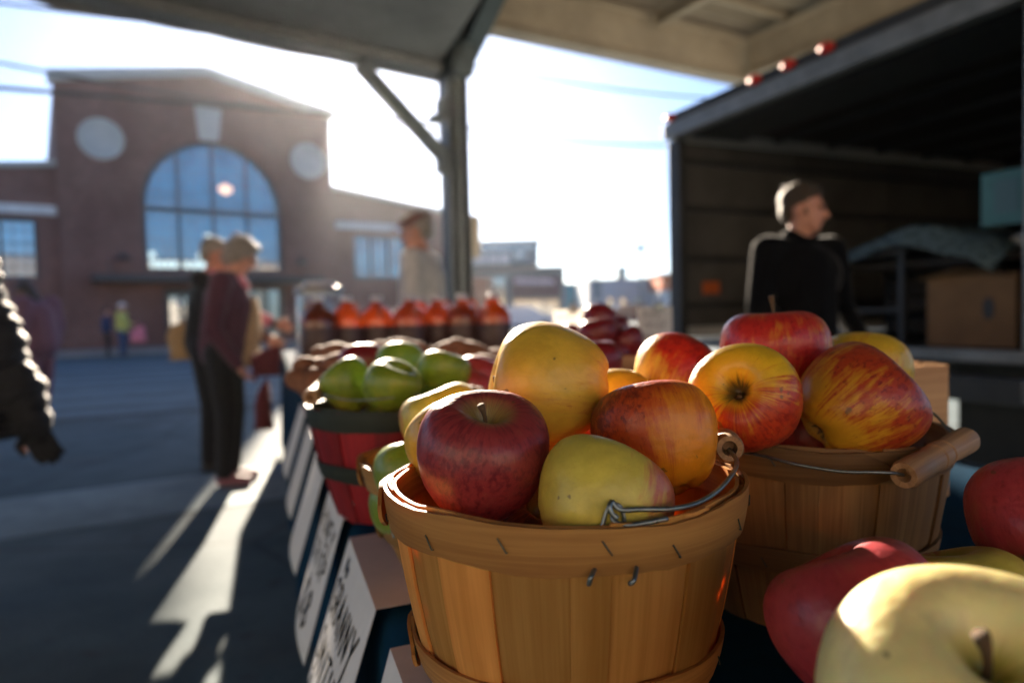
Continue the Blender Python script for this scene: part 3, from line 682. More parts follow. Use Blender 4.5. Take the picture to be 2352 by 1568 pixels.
# ---------------------------------------------------------------- box truck (local: x across the rear, left post to right post; y into the box)
TO = Vector((1.33, 5.5, 0)); tx = Vector((.401, -.916, 0)); ta = math.atan2(tx.y, tx.x)
tk = thing('box_truck', TO, 'open-backed box truck with a dark interior behind the right-hand baskets', 'truck', rz=ta)
TW, TB, TH, TLn = 2.70, .80, 2.37, 4.6
def tb(name, c, s, m, par=tk, bev=0.0): g = G(); g.box(c, s); return g.build(name, M[m], par, bevel=bev)
tb('wall', (.02, TLn/2, (TB+2.46)/2), (.04, TLn, 2.46-TB), 'truck_white'); tb('wall', (TW-.02, TLn/2, (TB+2.46)/2), (.04, TLn, 2.46-TB), 'truck_white'); tb('wall', (TW/2, TLn, (TB+2.46)/2), (TW, .04, 2.46-TB), 'truck_white')
tb('roof', (TW/2, TLn/2, 2.49), (TW+.04, TLn+.02, .05), 'truck_white'); 
for k in range(11): tb('floor_plank', (.14+.247*k, TLn/2, TB-.03), (.24, TLn-.06, .05), 'truck_floor_and_shade')
for k in range(4): tb('liner_panel', (.052, .62+1.13*k, 1.62), (.012, 1.115, 1.46), 'truck_wall'); 
for k in range(4): tb('liner_panel', (TW-.052, .62+1.13*k, 1.62), (.012, 1.115, 1.46), 'truck_floor_and_shade')  # right, rear and ceiling liners take a darker tone for their shade
for k in range(2): tb('liner_panel', (.72+1.3*k, TLn-.045, 1.62), (1.28, .012, 1.46), 'truck_floor_and_shade')
for z in (1.06, 1.43, 1.83, 2.2): tb('cargo_rail', (.075, TLn/2, z), (.03, TLn-.1, .045), 'truck_dark'); tb('cargo_rail', (TW-.075, TLn/2, z), (.03, TLn-.1, .045), 'truck_dark')
for k in range(4): tb('ceiling_panel', (TW/2, .62+1.13*k, 2.455), (TW-.1, 1.115, .012), 'truck_floor_and_shade')
for k in range(7): tb('roof_bow', (TW/2, .4+.62*k, 2.43), (TW-.1, .05, .03), 'truck_dark')
tb('door_post', (.07, -.03, (TB+2.35)/2), (.14, .07, 2.35-TB), 'truck_dark', bev=.008); tb('door_post', (TW-.05, -.03, (TB+2.35)/2), (.10, .07, 2.35-TB), 'alu', bev=.008)
tb('header', (TW/2, -.04, 2.43), (TW+.06, .10, .12), 'alu', bev=.01); tb('light_strip', (TW/2, -.02, 2.535), (TW+.02, .06, .07), 'truck_dark', bev=.006)
tb('roll_door', (TW/2, .35, 2.40), (TW-.2, .5, .03), 'truck_dark')
for x in (.03, .95, 1.24, 1.53, 2.6):
    g = G(); g.lathe([(.001,-.02),(.028,-.018),(.034,0),(.034,.02)], 14, (x, -.065, 2.54), Matrix.Rotation(R(-90), 3, 'X') @ Matrix.Scale(1.6, 3, (1,0,0))); g.build('marker_light', M['red_lens'], tk, True)
tb('bumper', (TW/2, -.08, .62), (TW-.1, .14, .12), 'truck_dark', bev=.01); tb('sill', (TW/2, -.02, .77), (TW, .08, .06), 'alu', bev=.006)
tb('chassis', (TW/2, TLn/2+.6, .60), (.9, TLn+1, .2), 'truck_dark'); tb('mudflap', (.45, .5, .42), (.6, .02, .6), 'black_rubber'); tb('mudflap', (TW-.45, .5, .42), (.6, .02, .6), 'black_rubber')
for x in (.35, TW-.35):
    for y in (1.1, TLn+1.0):
        g = G(); g.lathe([(.05,-.14),(.26,-.14),(.4,-.12),(.42,0),(.4,.12),(.26,.14),(.05,.14)], 28, (x, y, .42), Matrix.Rotation(R(90), 3, 'Y')); wh = g.build('wheel', M['black_rubber'], tk, True)
        g = G(); g.lathe([(.03,-.15),(.2,-.12),(.24,-.145)], 20, (x, y, .42), Matrix.Rotation(R(90), 3, 'Y')); g.build('rim', M['alu'], wh, True)
g = G(); g.poly([(.1,TLn+.1,.6),(.1,TLn+2.0,.6),(.1,TLn+2.0,1.3),(.1,TLn+1.5,2.1),(.1,TLn+.1,2.15)], TW-.2, (1,0,0)); cb_ = g.build('cab', M['truck_white'], tk, bevel=.05)
tb('sticker', (.061, .30, 1.20), (.004, .17, .10), 'orange')
def TP(x, y, z): return TO + Matrix.Rotation(ta, 3, 'Z') @ Vector((x, y, z))
# load inside the truck
def placed(name, x, y, z, label, cat, rz=0.0): return thing(name, TP(x, y, z), label, cat, rz=ta+rz)
b = placed('cardboard_box', 2.18, .42, TB-.004, 'brown cardboard box with a hand hole on the truck floor', 'box')
g = G(); g.box((0,0,.19), (.46,.40,.38)); g.build('carton', M['cardboard'], b, bevel=.004)
for sx in (-1, 1): g = G(); g.box((.115*sx,-.21,.385), (.222,.16,.004), Matrix.Rotation(R(12*sx), 3, 'Y')); g.build('flap', M['cardboard'], b)
g = G(); g.lathe([(.001,0),(.028,0),(.028,.006)], 16, (.10,-.198,.20), Matrix.Rotation(R(90), 3, 'X') @ Matrix.Scale(2.0, 3, (0,1,0))); g.build('hand_hole', M['truck_dark'], b)
rk = placed('slatted_rack', 1.38, .45, TB-.004, 'dark slatted rack under clear plastic film inside the truck', 'rack')
g = G()
for x in (-.4, .4):
    for y in (-.2, .2): g.box((x, y, .26), (.03,.03,.52))
g.box((0,0,.535), (.9,.5,.03)); g.box((0,0,.2), (.84,.44,.02)); g.build('frame', M['truck_dark'], rk)
for k in range(7): g = G(); g.box((-.36+.055*k,-.2,.27), (.022,.012,.48)); g.build('slat', M['alu'], rk)
g = G(); nx, ny = 26, 12; vs = []
for j in range(ny+1):
    for i in range(nx+1):
        x = -.52+1.5*i/nx; y = -.34+.7*j/ny; z = .56+.12*math.exp(-((x-.45)/.3)**2)-(.12*max(0, -.2-y)/.14)-.12*max(0, abs(x-.25)-.62)/.2+.012*noise.noise(Vector((x*9, y*9, 0)))
        vs.append((x, y, z))
g.add(vs, [(j*(nx+1)+i, j*(nx+1)+i+1, (j+1)*(nx+1)+i+1, (j+1)*(nx+1)+i) for j in range(ny) for i in range(nx)])
tag(g.build('plastic_sheet', M['plastic_film'], None, True), 'clear plastic sheet draped over the rack inside the truck', 'plastic sheet')
o = bpy.data.objects['plastic_sheet']; o.location = TP(1.38, .45, TB); o.rotation_euler = (0,0,ta)
for k, (x, z, mm, lab) in enumerate(((2.2, 1.285, 'plastic_film', 'pale blue plastic bag lying on the shelf above the cardboard box'),)):
    blob_obj('plastic_bag', [('e', (0,0,.04), (.25,.14,.045)), ('e', (.12,.02,.06), (.12,.1,.05)), ('e', (-.16,0,.05), (.1,.09,.035))], .014, M['paper'], None, 6, TP(x, .5, z)); tag(bpy.data.objects['plastic_bag'], lab, 'bag')
    bpy.data.objects['plastic_bag'].rotation_euler = (0,0,ta)
sh = placed('shelf', 1.95, .52, 1.24, 'dark wooden shelf board fixed across the inside of the truck', 'shelf'); g = G(); g.box((0,0,.02), (1.5,.4,.03)); g.build('board', M['truck_floor_and_shade'], sh)
g = G(); g.box((.5,-.15,-.2), (.03,.03,.42)); g.box((-.7,-.15,-.2), (.03,.03,.42)); g.build('bracket', M['truck_dark'], sh)
cr = placed('dark_crate', 1.5, 1.2, TB-.004, 'stacked dark crate deep inside the truck', 'crate')
for k in range(5): g = G(); g.box((0,-.2,.09+.13*k), (.8,.02,.11)); g.build('slat', M['truck_floor_and_shade'], cr)
g = G(); g.box((-.39,0,.34), (.02,.4,.68)); g.box((.39,0,.34), (.02,.4,.68)); g.box((0,.2,.34), (.8,.02,.68)); g.build('side_panel', M['truck_floor_and_shade'], cr)
fr = placed('notice_board', 2.42, .10, 1.38, 'teal framed notice hanging by the right truck post', 'notice'); g = G(); g.box((0,0,.15), (.20,.02,.26)); g.build('frame', M['teal_print'], fr, bevel=.004); g = G(); g.box((.02,-.012,.155), (.11,.006,.16)); g.build('sheet', M['bld_blue'], fr)

# ---------------------------------------------------------------- stall table and cloth
TZ = .78
E0 = Vector((-.104, .586, 0)); ED = Vector((-.334, .943, 0)).normalized(); EN = Vector((.943, .334, 0)).normalized()
tr_ = Matrix((EN, ED, Vector((0,0,1)))).transposed(); tang = math.atan2(EN.y, EN.x)
S0, S1, WD = -1.15, 5.1, .90
def TBL(n, s, z=TZ): return E0 + EN*n + ED*s + Vector((0,0,z))
for k in range(3):
    c = TBL(WD/2, S0+.2+(S1-S0)*(k+.5)/3-.2, 0); t = thing('folding_table', c, ('grey folding table under the near end of the navy cloth', 'grey folding table under the middle of the navy cloth', 'grey folding table under the far end of the navy cloth')[k], 'table', 'tables under the stall cloth', rz=tang)
    g = G(); g.box((0,0,TZ-.028), (WD-.02, 2.04, .035)); g.build('tabletop', M['tabletop'], t, bevel=.006)
    for sx in (-1, 1):
        for sy in (-1, 1): g = G(); g.tube([(sx*.36, sy*.85, TZ-.045), (sx*.36, sy*.85, 0)], .014, 8); g.build('leg', M['truck_dark'], t, True)
# cloth: top plus skirts with soft folds
g = G(); cols = [(-.012+0*k, z) for k, z in enumerate((.06,.16,.28,.42,.56,.68,.745))] ; prof = [(-.020-.010*(1-z/.75), z) for z in (.06,.15,.27,.40,.53,.65,.74)] + [(-.014, TZ-.012), (-.006, TZ-.003), (.008, TZ)] + [(.02+ (WD-.04)*k/14, TZ) for k in range(15)] + [(WD+.006, TZ-.003), (WD+.014, TZ-.012)] + [(WD+.02, z) for z in (.74,.6,.45,.3,.15,.06)]
ns = 200; vs = []; uv = []
for j in range(ns+1):
    s = S0+(S1-S0)*j/ns
    for (n_, z) in prof:
        if z < TZ-.005: dz = 0; dn = .018*math.sin(s*9+math.sin(s*3.1)*2)*((TZ-z)/.7)*(1 if n_ > .3 else -1); p = TBL(n_+dn, s, z)
        else: p = TBL(n_, s, z + .0025*noise.noise(Vector((n_*7, s*7, 1))) + .0012*noise.noise(Vector((n_*25, s*18, 5))))
        vs.append(p); uv.append((n_, s))
m_ = len(prof)
g.add(vs, [(j*m_+i, j*m_+i+1, (j+1)*m_+i+1, (j+1)*m_+i) for j in range(ns) for i in range(m_-1)], uv)
for j in (0, ns):
    sgn = -1 if j == 0 else 1; s = (S0, S1)[j > 0]
    vs = []; 
    for k in range(31):
        n_ = WD*k/30
        for z in (TZ, TZ-.004, .6, .4, .2, .06): vs.append(TBL(n_, s+sgn*(.0 if z == TZ else .012+.015*math.sin(n_*40)*(TZ-z)), z))
    g.add(vs, [(a*6+i, a*6+i+1, (a+1)*6+i+1, (a+1)*6+i) for a in range(30) for i in range(5)])
tag(g.build('tablecloth', M['cloth'], None, True), 'long navy cloth covering the stall tables down to the ground', 'tablecloth')

# ---------------------------------------------------------------- hand-lettered price signs hung over the table edge
FONT = {'G': [[(.9,.8),(.6,1),(.2,.85),(.05,.5),(.2,.1),(.6,0),(.9,.2),(.9,.45),(.55,.45)]], 'R': [[(.1,0),(.1,1),(.7,.95),(.8,.7),(.6,.5),(.1,.48)],[(.4,.48),(.9,0)]], 'A': [[(.0,0),(.45,1),(.9,0)],[(.2,.4),(.72,.4)]],
 'N': [[(.1,0),(.12,1),(.85,.02),(.88,1)]], 'Y': [[(0,1),(.45,.5)],[(.95,1.05),(.45,.5),(.2,-.35)]], 'S': [[(.85,.85),(.5,1),(.15,.8),(.3,.55),(.7,.42),(.85,.2),(.5,0),(.1,.12)]], 'M': [[(0,0),(.1,1),(.45,.35),(.85,1),(.95,0)]],
 'I': [[(.4,0),(.42,1)]], 'T': [[(.0,.97),(.95,1)],[(.48,1),(.45,0)]], 'H': [[(.1,0),(.1,1)],[(.85,0),(.85,1)],[(.1,.5),(.85,.52)]], 'O': [[(.45,1),(.1,.75),(.08,.3),(.45,0),(.85,.3),(.85,.75),(.45,1)]], 'E': [[(.85,1),(.1,.98),(.12,0),(.9,0)],[(.1,.5),(.7,.52)]],
 'C': [[(.85,.85),(.5,1),(.12,.7),(.1,.3),(.5,0),(.88,.15)]], 'P': [[(.1,0),(.1,1),(.7,.95),(.78,.65),(.1,.48)]], '$': [[(.85,.85),(.5,1),(.15,.8),(.3,.55),(.7,.42),(.85,.2),(.5,0),(.1,.12)],[(.5,1.2),(.48,-.2)]], '8': [[(.5,.52),(.15,.75),(.5,1),(.82,.75),(.5,.52),(.1,.25),(.5,0),(.88,.25),(.5,.52)]],
 '5': [[(.85,1),(.2,1),(.15,.58),(.6,.6),(.85,.3),(.5,0),(.1,.1)]], 'o': [[(.45,.6),(.12,.4),(.15,.1),(.45,0),(.75,.15),(.75,.45),(.45,.6)]], '/': [[(.1,0),(.8,1)]], '1': [[(.2,.8),(.5,1),(.5,0)]], '2': [[(.1,.8),(.5,1),(.85,.75),(.1,0),(.9,.02)]], 'W': [[(0,1),(.22,0),(.48,.7),(.72,0),(1,1)]], ' ': []}
def strokes(g, text, x0, y0, h, wd, fr, lw=.0022, slant=.12):
    """fr maps sign coordinates (x reading direction, y up) and a lift to a point"""
    x = x0
    for ch in text:
        j = random.uniform(-.04, .04)*h
        for st in FONT[ch]:
            pts = [(x+p[0]*wd+p[1]*h*slant, y0+j+p[1]*h) for p in st]
            dense = []
            for a, b_ in zip(pts, pts[1:]): dense += [(a[0]+(b_[0]-a[0])*k/3, a[1]+(b_[1]-a[1])*k/3) for k in range(3)]
            dense.append(pts[-1])
            L = []; Rr = []
            for i, p in enumerate(dense):
                a = dense[max(0, i-1)]; b_ = dense[min(len(dense)-1, i+1)]; d = Vector((b_[0]-a[0], b_[1]-a[1])); d.normalize(); nn = Vector((-d.y, d.x))*lw*.5*random.uniform(.8, 1.15)
                L.append(fr(p[0]+nn.x, p[1]+nn.y, .0007)); Rr.append(fr(p[0]-nn.x, p[1]-nn.y, .0007))
            m0 = len(L); g.add(L+Rr, [(i, i+1, m0+i+1, m0+i) for i in range(m0-1)])
        x += wd*(1.28 if ch != 'I' else .9)
def sign(s_far, s_near, drop, outw, lines, label, mat_='paper'):
    """a card folded over the edge: face hangs outward, flap lies on the cloth; text runs from far to near"""
    w_ = s_far-s_near; base = TBL(-.022, s_near, TZ+.003)
    o = thing('price_sign', base, label, 'sign', 'hand-lettered price signs hung along the table edge')
    nrm = (-EN*drop - Vector((0,0,1))*outw*-1); nrm = Vector((-EN.x*drop, -EN.y*drop, outw)).normalized()
    def fr(x, y, lift):      # x from far edge toward near, y downward negative from fold
        k = -y/drop; p = ED*(w_-x) - EN*(outw*k) + Vector((0,0,y)); bow = .006*math.sin(PI*x/w_)*k
        return p + nrm*(lift+bow)
    g = G(); nx, ny = 10, 8; vs = [fr(w_*i/nx, -drop*j/ny, 0) for j in range(ny+1) for i in range(nx+1)]; vs += [fr(w_*i/nx, -drop*j/ny, -.0006) for j in range(ny+1) for i in range(nx+1)]
    q_ = (nx+1)*(ny+1)
    g.add(vs, [(j*(nx+1)+i, j*(nx+1)+i+1, (j+1)*(nx+1)+i+1, (j+1)*(nx+1)+i) for j in range(ny) for i in range(nx)] + [(q_+j*(nx+1)+i, q_+(j+1)*(nx+1)+i, q_+(j+1)*(nx+1)+i+1, q_+j*(nx+1)+i+1) for j in range(ny) for i in range(nx)] + [(ny*(nx+1)+i, ny*(nx+1)+i+1, q_+ny*(nx+1)+i+1, q_+ny*(nx+1)+i) for i in range(nx)])
    g.build('card_face', M[mat_], o, True)
    g = G(); fl = [(0.0,.0),(.085,.003)]; g.poly([Vector((0,0,0)), EN*.09+Vector((0,0,.002)), EN*.09+ED*w_+Vector((0,0,.002)), ED*w_], .0006, (0,0,1)); g.build('card_flap', M['paper_pink'], o)
    if lines:
        g = G()
        for (t, x, y, h, wd, lw) in lines: strokes(g, t, x, y, h, wd, fr, lw)
        g.build('lettering', M['ink'], o)
    return o

# ---------------------------------------------------------------- baskets
def basket(loc, rt, rb, H, n, label, ms='veneer', mh='veneer_hoop', rz=0.0, mid=.62, rimh=.024, hoopw=.020, staples=True, group='round split-wood baskets on the stall', seed=1, seam=None, midhoop=True, tilt=None, jag=0.0):
    rnd = random.Random(seed); o = thing('fruit_basket', loc, label, 'basket', group, rz=rz)
    if tilt: o.rotation_euler = (tilt[0], tilt[1], rz)
    def rad(z): return rb+(rt-rb)*(z/H) + .004*math.sin(PI*z/H)
    ws = [rnd.uniform(.7, 1.35) if i % 2 else rnd.uniform(1.0, 1.6) for i in range(n)]; tot = sum(ws); a = 0
    for i in range(n):
        da = 2*PI*ws[i]/tot; gap = (.016 if rnd.random() < .5 else .004) if i % 2 else rnd.uniform(-.014, .006); a0, a1 = a+gap*.5, a+da-gap*.5; a += da
        off = (.0010 if i % 2 else -.0006)+rnd.uniform(-.0003,.0003); g = G(); na, nz = 5, 6; vs = []; uv = []; top = H+rnd.uniform(-.002,.0018); skew = rnd.uniform(-.01,.01)
        for lay, th in enumerate((0, -.0017)):
            for j in range(nz+1):
                z = top*j/nz
                for k in range(na+1):
                    aa = a0+(a1-a0)*k/na+skew*(j/nz-.5); r_ = rad(z)+off+th+.0009*math.cos((k/na-.5)*PI)
                    vs.append((r_*math.cos(aa), r_*math.sin(aa), z)); uv.append((aa*rt, z))
        q_ = (na+1)*(nz+1); idx = lambda l, j, k: l*q_+j*(na+1)+k
        fs = [(idx(0,j,k), idx(0,j,k+1), idx(0,j+1,k+1), idx(0,j+1,k)) for j in range(nz) for k in range(na)] + [(idx(1,j,k), idx(1,j+1,k), idx(1,j+1,k+1), idx(1,j,k+1)) for j in range(nz) for k in range(na)]
        fs += [(idx(0,j,0), idx(0,j+1,0), idx(1,j+1,0), idx(1,j,0)) for j in range(nz)] + [(idx(0,j,na), idx(1,j,na), idx(1,j+1,na), idx(0,j+1,na)) for j in range(nz)] + [(idx(0,nz,k), idx(0,nz,k+1), idx(1,nz,k+1), idx(1,nz,k)) for k in range(na)]
        g.add(vs, fs, uv); smooth_angle(g.build('stave', M[ms if isinstance(ms, str) else ms[i % len(ms)]], o), 50)
    def hoop(name, zc, hh, off, m, a_start, over=.35, flare=.0025, th=.0022):
        g = G(); ns_ = 84; nz = 4; vs = []; uv = []; tot_a = 2*PI+over; ph = rnd.uniform(0, 6)
        for lay in (0, 1):
            for i in range(ns_+1):
                t = i/ns_; aa = a_start+tot_a*t
                lift = off + (th*1.15*min(1, max(0, (tot_a*t-(2*PI-.1)))/.1) if tot_a*t > 2*PI-.1 else 0)
                if tot_a*t > 2*PI+over*.55: lift += flare*((tot_a*t-2*PI-over*.55)/(over*.45))**1.6
                wob = .0012*math.sin(aa*3+ph)+.0006*math.sin(aa*9+ph)
                for j in range(nz+1):
                    ed = max(0, (tot_a*t-(tot_a-.13))/.13)
                    z = zc+wob+(j/nz-.5)*hh*(1+.05*math.sin(aa*5+ph*2))*(1-.55*ed)-ed*.003+(.0015*math.sin(j*2.1+i*3.3) if ed > .3 else 0)+ (noise.noise(Vector((aa*26, ph, j)))*.0007 if j in (0, nz) else 0)
                    if jag and j in (0,) and tot_a*t > tot_a-.1: z += rnd.uniform(0, .012)
                    r_ = rad(min(z, H))+lift-lay*th + .0006*math.cos((j/nz-.5)*PI)
                    vs.append((r_*math.cos(aa), r_*math.sin(aa), z)); uv.append((z, aa*rt))
        q_ = (ns_+1)*(nz+1); idx = lambda l, i, j: l*q_+i*(nz+1)+j
        fs = [(idx(0,i,j), idx(0,i+1,j), idx(0,i+1,j+1), idx(0,i,j+1)) for i in range(ns_) for j in range(nz)] + [(idx(1,i,j), idx(1,i,j+1), idx(1,i+1,j+1), idx(1,i+1,j)) for i in range(ns_) for j in range(nz)]
        for jj in (0, nz): fs += [(idx(0,i,jj), idx(1,i,jj), idx(1,i+1,jj), idx(0,i+1,jj)) for i in range(ns_)]
        for ii in (0, ns_): fs += [(idx(0,ii,j), idx(0,ii,j+1), idx(1,ii,j+1), idx(1,ii,j)) for j in range(nz)]
        g.add(vs, fs, uv); return smooth_angle(g.build(name, M[m], o), 50)
    sm = seam if seam is not None else rnd.uniform(0, 6.28)
    hoop('rim_hoop', H-rimh/2+.001, rimh, .0036, mh, sm)
    hoop('inner_rim_hoop', H-rimh*.42+.0015, rimh*.8, -.0019, mh, sm+2.2, .25, .0)
    if midhoop: mo = hoop('middle_hoop', H*(1-mid), hoopw, .0042, mh, sm+.12, .3, .002)
    g = G(); g.lathe([(.001, .004), (rb-.002, .004), (rb-.002, .0065), (.001, .0065)], 32); g.build('bottom', M[ms if isinstance(ms, str) else ms[0]], o)
    if staples:
        for k in range(15):
            aa = sm+k*2*PI/15+rnd.uniform(-.08,.08); z = H-rimh/2+rnd.uniform(-.004,.004); r_ = rad(z)+.0047; t = Vector((-math.sin(aa), math.cos(aa), 0)); nr = Vector((math.cos(aa), math.sin(aa), 0)); c = nr*r_+Vector((0,0,z)); d = (t*.55+Vector((0,0,-.83 if rnd.random() < .8 else -.3)))*.0042
            g = G(); g.tube([c-d-nr*.001, c-d+nr*.0002, c+d+nr*.0002, c+d-nr*.001], .00042, 5); g.build('staple', M['staple'], o)
        if midhoop:
            for k in range(8):
                aa = sm+.3+k*2*PI/8+rnd.uniform(-.1,.1); z = H*(1-mid); r_ = rad(z)+.0058; t = Vector((-math.sin(aa), math.cos(aa), 0)); nr = Vector((math.cos(aa), math.sin(aa), 0)); c = nr*r_+Vector((0,0,z)); d = (t*.5-Vector((0,0,.8)))*.004
                g = G(); g.tube([c-d-nr*.001, c-d, c+d, c+d-nr*.001], .00042, 5); g.build('staple', M['staple'], o)
    return o
def spline(pts, n=6):
    P = [Vector(p) for p in pts]; P = [P[0]*2-P[1]]+P+[P[-1]*2-P[-2]]; out = []
    for i in range(1, len(P)-2):
        a, b_, c, d = P[i-1:i+3]
        for k in range(n):
            t = k/n; out.append(.5*((2*b_)+(-a+c)*t+(2*a-5*b_+4*c-d)*t*t+(-a+3*b_-3*c+d)*t**3))
    out.append(P[-2]); return out
def bail(o, pts_world, grip_a, grip_b, r=.00125, gr=.0095, wire2=None):
    L = Vector(o.location)
    rel = [Vector(p)-L for p in pts_world]; h = G(); h.tube(spline(rel, 8), r, 8)
    ho = h.build('wire_handle', M['galv'], o, True)
    if wire2: h = G(); h.tube(spline([Vector(p)-L for p in wire2], 8), r, 8); h.build('wire_handle', M['galv'], o, True)
    a, b_ = Vector(grip_a)-L, Vector(grip_b)-L; ln = (b_-a).length
    prof = [(.0028,.004*0+.0035),(.0048,.0005),(gr*.86,.0),(gr,.004),(gr*.98,ln*.22),(gr*.90,ln*.36),(gr*.98,ln*.42),(gr*.78,ln*.435),(gr*.98,ln*.45),(gr*1.02,ln*.50),(gr*.98,ln*.55),(gr*.78,ln*.565),(gr*.98,ln*.58),(gr*.90,ln*.64),(gr*.98,ln*.78),(gr,ln-.004),(gr*.86,ln),(.0048,ln-.0005),(.0028,ln-.0035)]
    # bored ends
    prof = [(.0035,.012)]+prof[1:-1]+[(.0035,ln-.012)]
    g = G(); g.lathe(prof, 28, a, aim(b_-a), True); smooth_angle(g.build('grip', M['grip'], ho), 45)
    return ho

# ---------------------------------------------------------------- apples
def apple_mesh(name, seed, conic=.0, lobe=.03, squat=1.0, top=0.0):
    rnd = random.Random(seed)
    P = [(0,-.66),(.07,-.67),(.16,-.73),(.27,-.83),(.40,-.88),(.56,-.83),(.74,-.67),(.88,-.42),(.97,-.10),(1.0,.16),(.965,.42),(.86,.66),(.68,.82),(.50,.87),(.34,.835),(.20,.70),(.09,.53),(0,.47)]
    pts = spline([Vector((a, b_, 0)) for a, b_ in P], 3)
    seg = 56; g = G(); vs = []; ph = rnd.uniform(0, 6); bend = Vector((rnd.uniform(-.07,.07), rnd.uniform(-.07,.07)))
    for p in pts:
        r_, z = max(0, p.x), p.y
        for k in range(seg):
            a = 2*PI*k/seg
            rr = r_*(1-conic*(.35-z)*.5)
            rr *= 1+lobe*math.cos(5*a+ph)*max(0, .25-z)*.9+.018*math.cos(2*a+ph*2)+.02*math.cos(3*a+ph*.5)*max(0,z)
            zz = z*squat+ .035*math.cos(a*2+ph)*(1 if z > .4 else .3)*min(1, r_*2)*(.7 if z > .4 else .3) + bend.x*.5*math.cos(a)*rr
            if z < -.5: zz += lobe*.8*math.cos(5*a+ph)*min(1, r_*2.2)
            vs.append((rr*math.cos(a)+bend.x*z, rr*math.sin(a)+bend.y*z, zz))
    n = len(pts)
    g.add(vs, [(i*seg+k, i*seg+(k+1)%seg, (i+1)*seg+(k+1)%seg, (i+1)*seg+k) for i in range(n-1) for k in range(seg)])
    me = g.mesh(name, True); bm = bmesh.new(); bm.from_mesh(me); bmesh.ops.remove_doubles(bm, verts=bm.verts, dist=.0005); bm.to_mesh(me); bm.free(); me.polygons.foreach_set('use_smooth', [True]*len(me.polygons)); return me
AM = [apple_mesh('apple_shape', 1, .12, .05, .96), apple_mesh('apple_shape', 2, .28, .06, 1.02), apple_mesh('apple_shape', 3, .05, .03, .86), apple_mesh('apple_shape', 4, .10, .035, .92), apple_mesh('apple_shape', 5, .34, .05, 1.06)]
def stem_mesh(seed, length=.5):
    rnd = random.Random(seed); b_ = rnd.uniform(-.12,.12); c = rnd.uniform(-.12,.12); g = G(); n = 8
    pts = [Vector((b_*(k/n)**2, c*(k/n)**2, .46+length*k/n)) for k in range(n+1)]
    g.tube(pts, [.045,.036,.031,.030,.031,.034,.040,.052,.058], 9); return g.mesh('stem_shape', True)
SM = [stem_mesh(1, .46), stem_mesh(2, .62), stem_mesh(3, .34), stem_mesh(4, .16)]
for s_ in SM: s_.materials.append(M['stem'])
def calyx_mesh():
    g = G(); 
    for k in range(5):
        a = 2*PI*k/5; rr = Vector((math.cos(a), math.sin(a), 0)); t = Vector((-math.sin(a), math.cos(a), 0))
        g.poly([rr*.02-t*.03+Vector((0,0,-.66)), rr*.02+t*.03+Vector((0,0,-.66)), rr*.11+t*.02+Vector((0,0,-.75)), rr*.14+Vector((0,0,-.79)), rr*.11-t*.02+Vector((0,0,-.75))], .012, rr)
    g.lathe([(.02,-.65),(.05,-.70),(.03,-.74)], 8); return g.mesh('calyx_shape')
CM = calyx_mesh(); CM.materials.append(M['stem'])
AP = {}
def apple(pos, rad_, axis, mt, shape, label, group, spin=0.0, stem=0, sq=(1,1,1), name='apple', bw=None):
    if bw is not None:   # which way the sun-ripened side of this apple happens to face
        for nd in APM[mt].node_tree.nodes:
            if nd.type == 'VECT_MATH' and nd.operation == 'DOT_PRODUCT': nd.inputs[1].default_value = aim(axis, spin).transposed() @ Vector(bw)
    me = AM[shape]; key = (shape, mt)
    if key not in AP:
        c = me.copy(); c.materials.clear(); c.materials.append(APM[mt]); AP[key] = c
    o = inst(name, AP[key], None, pos, aim(axis, spin), (rad_*sq[0], rad_*sq[1], rad_*sq[2])); tag(o, label, 'apple', group)
    if stem is not None: inst('stem', SM[stem], o)
    inst('calyx', CM, o)
    return o
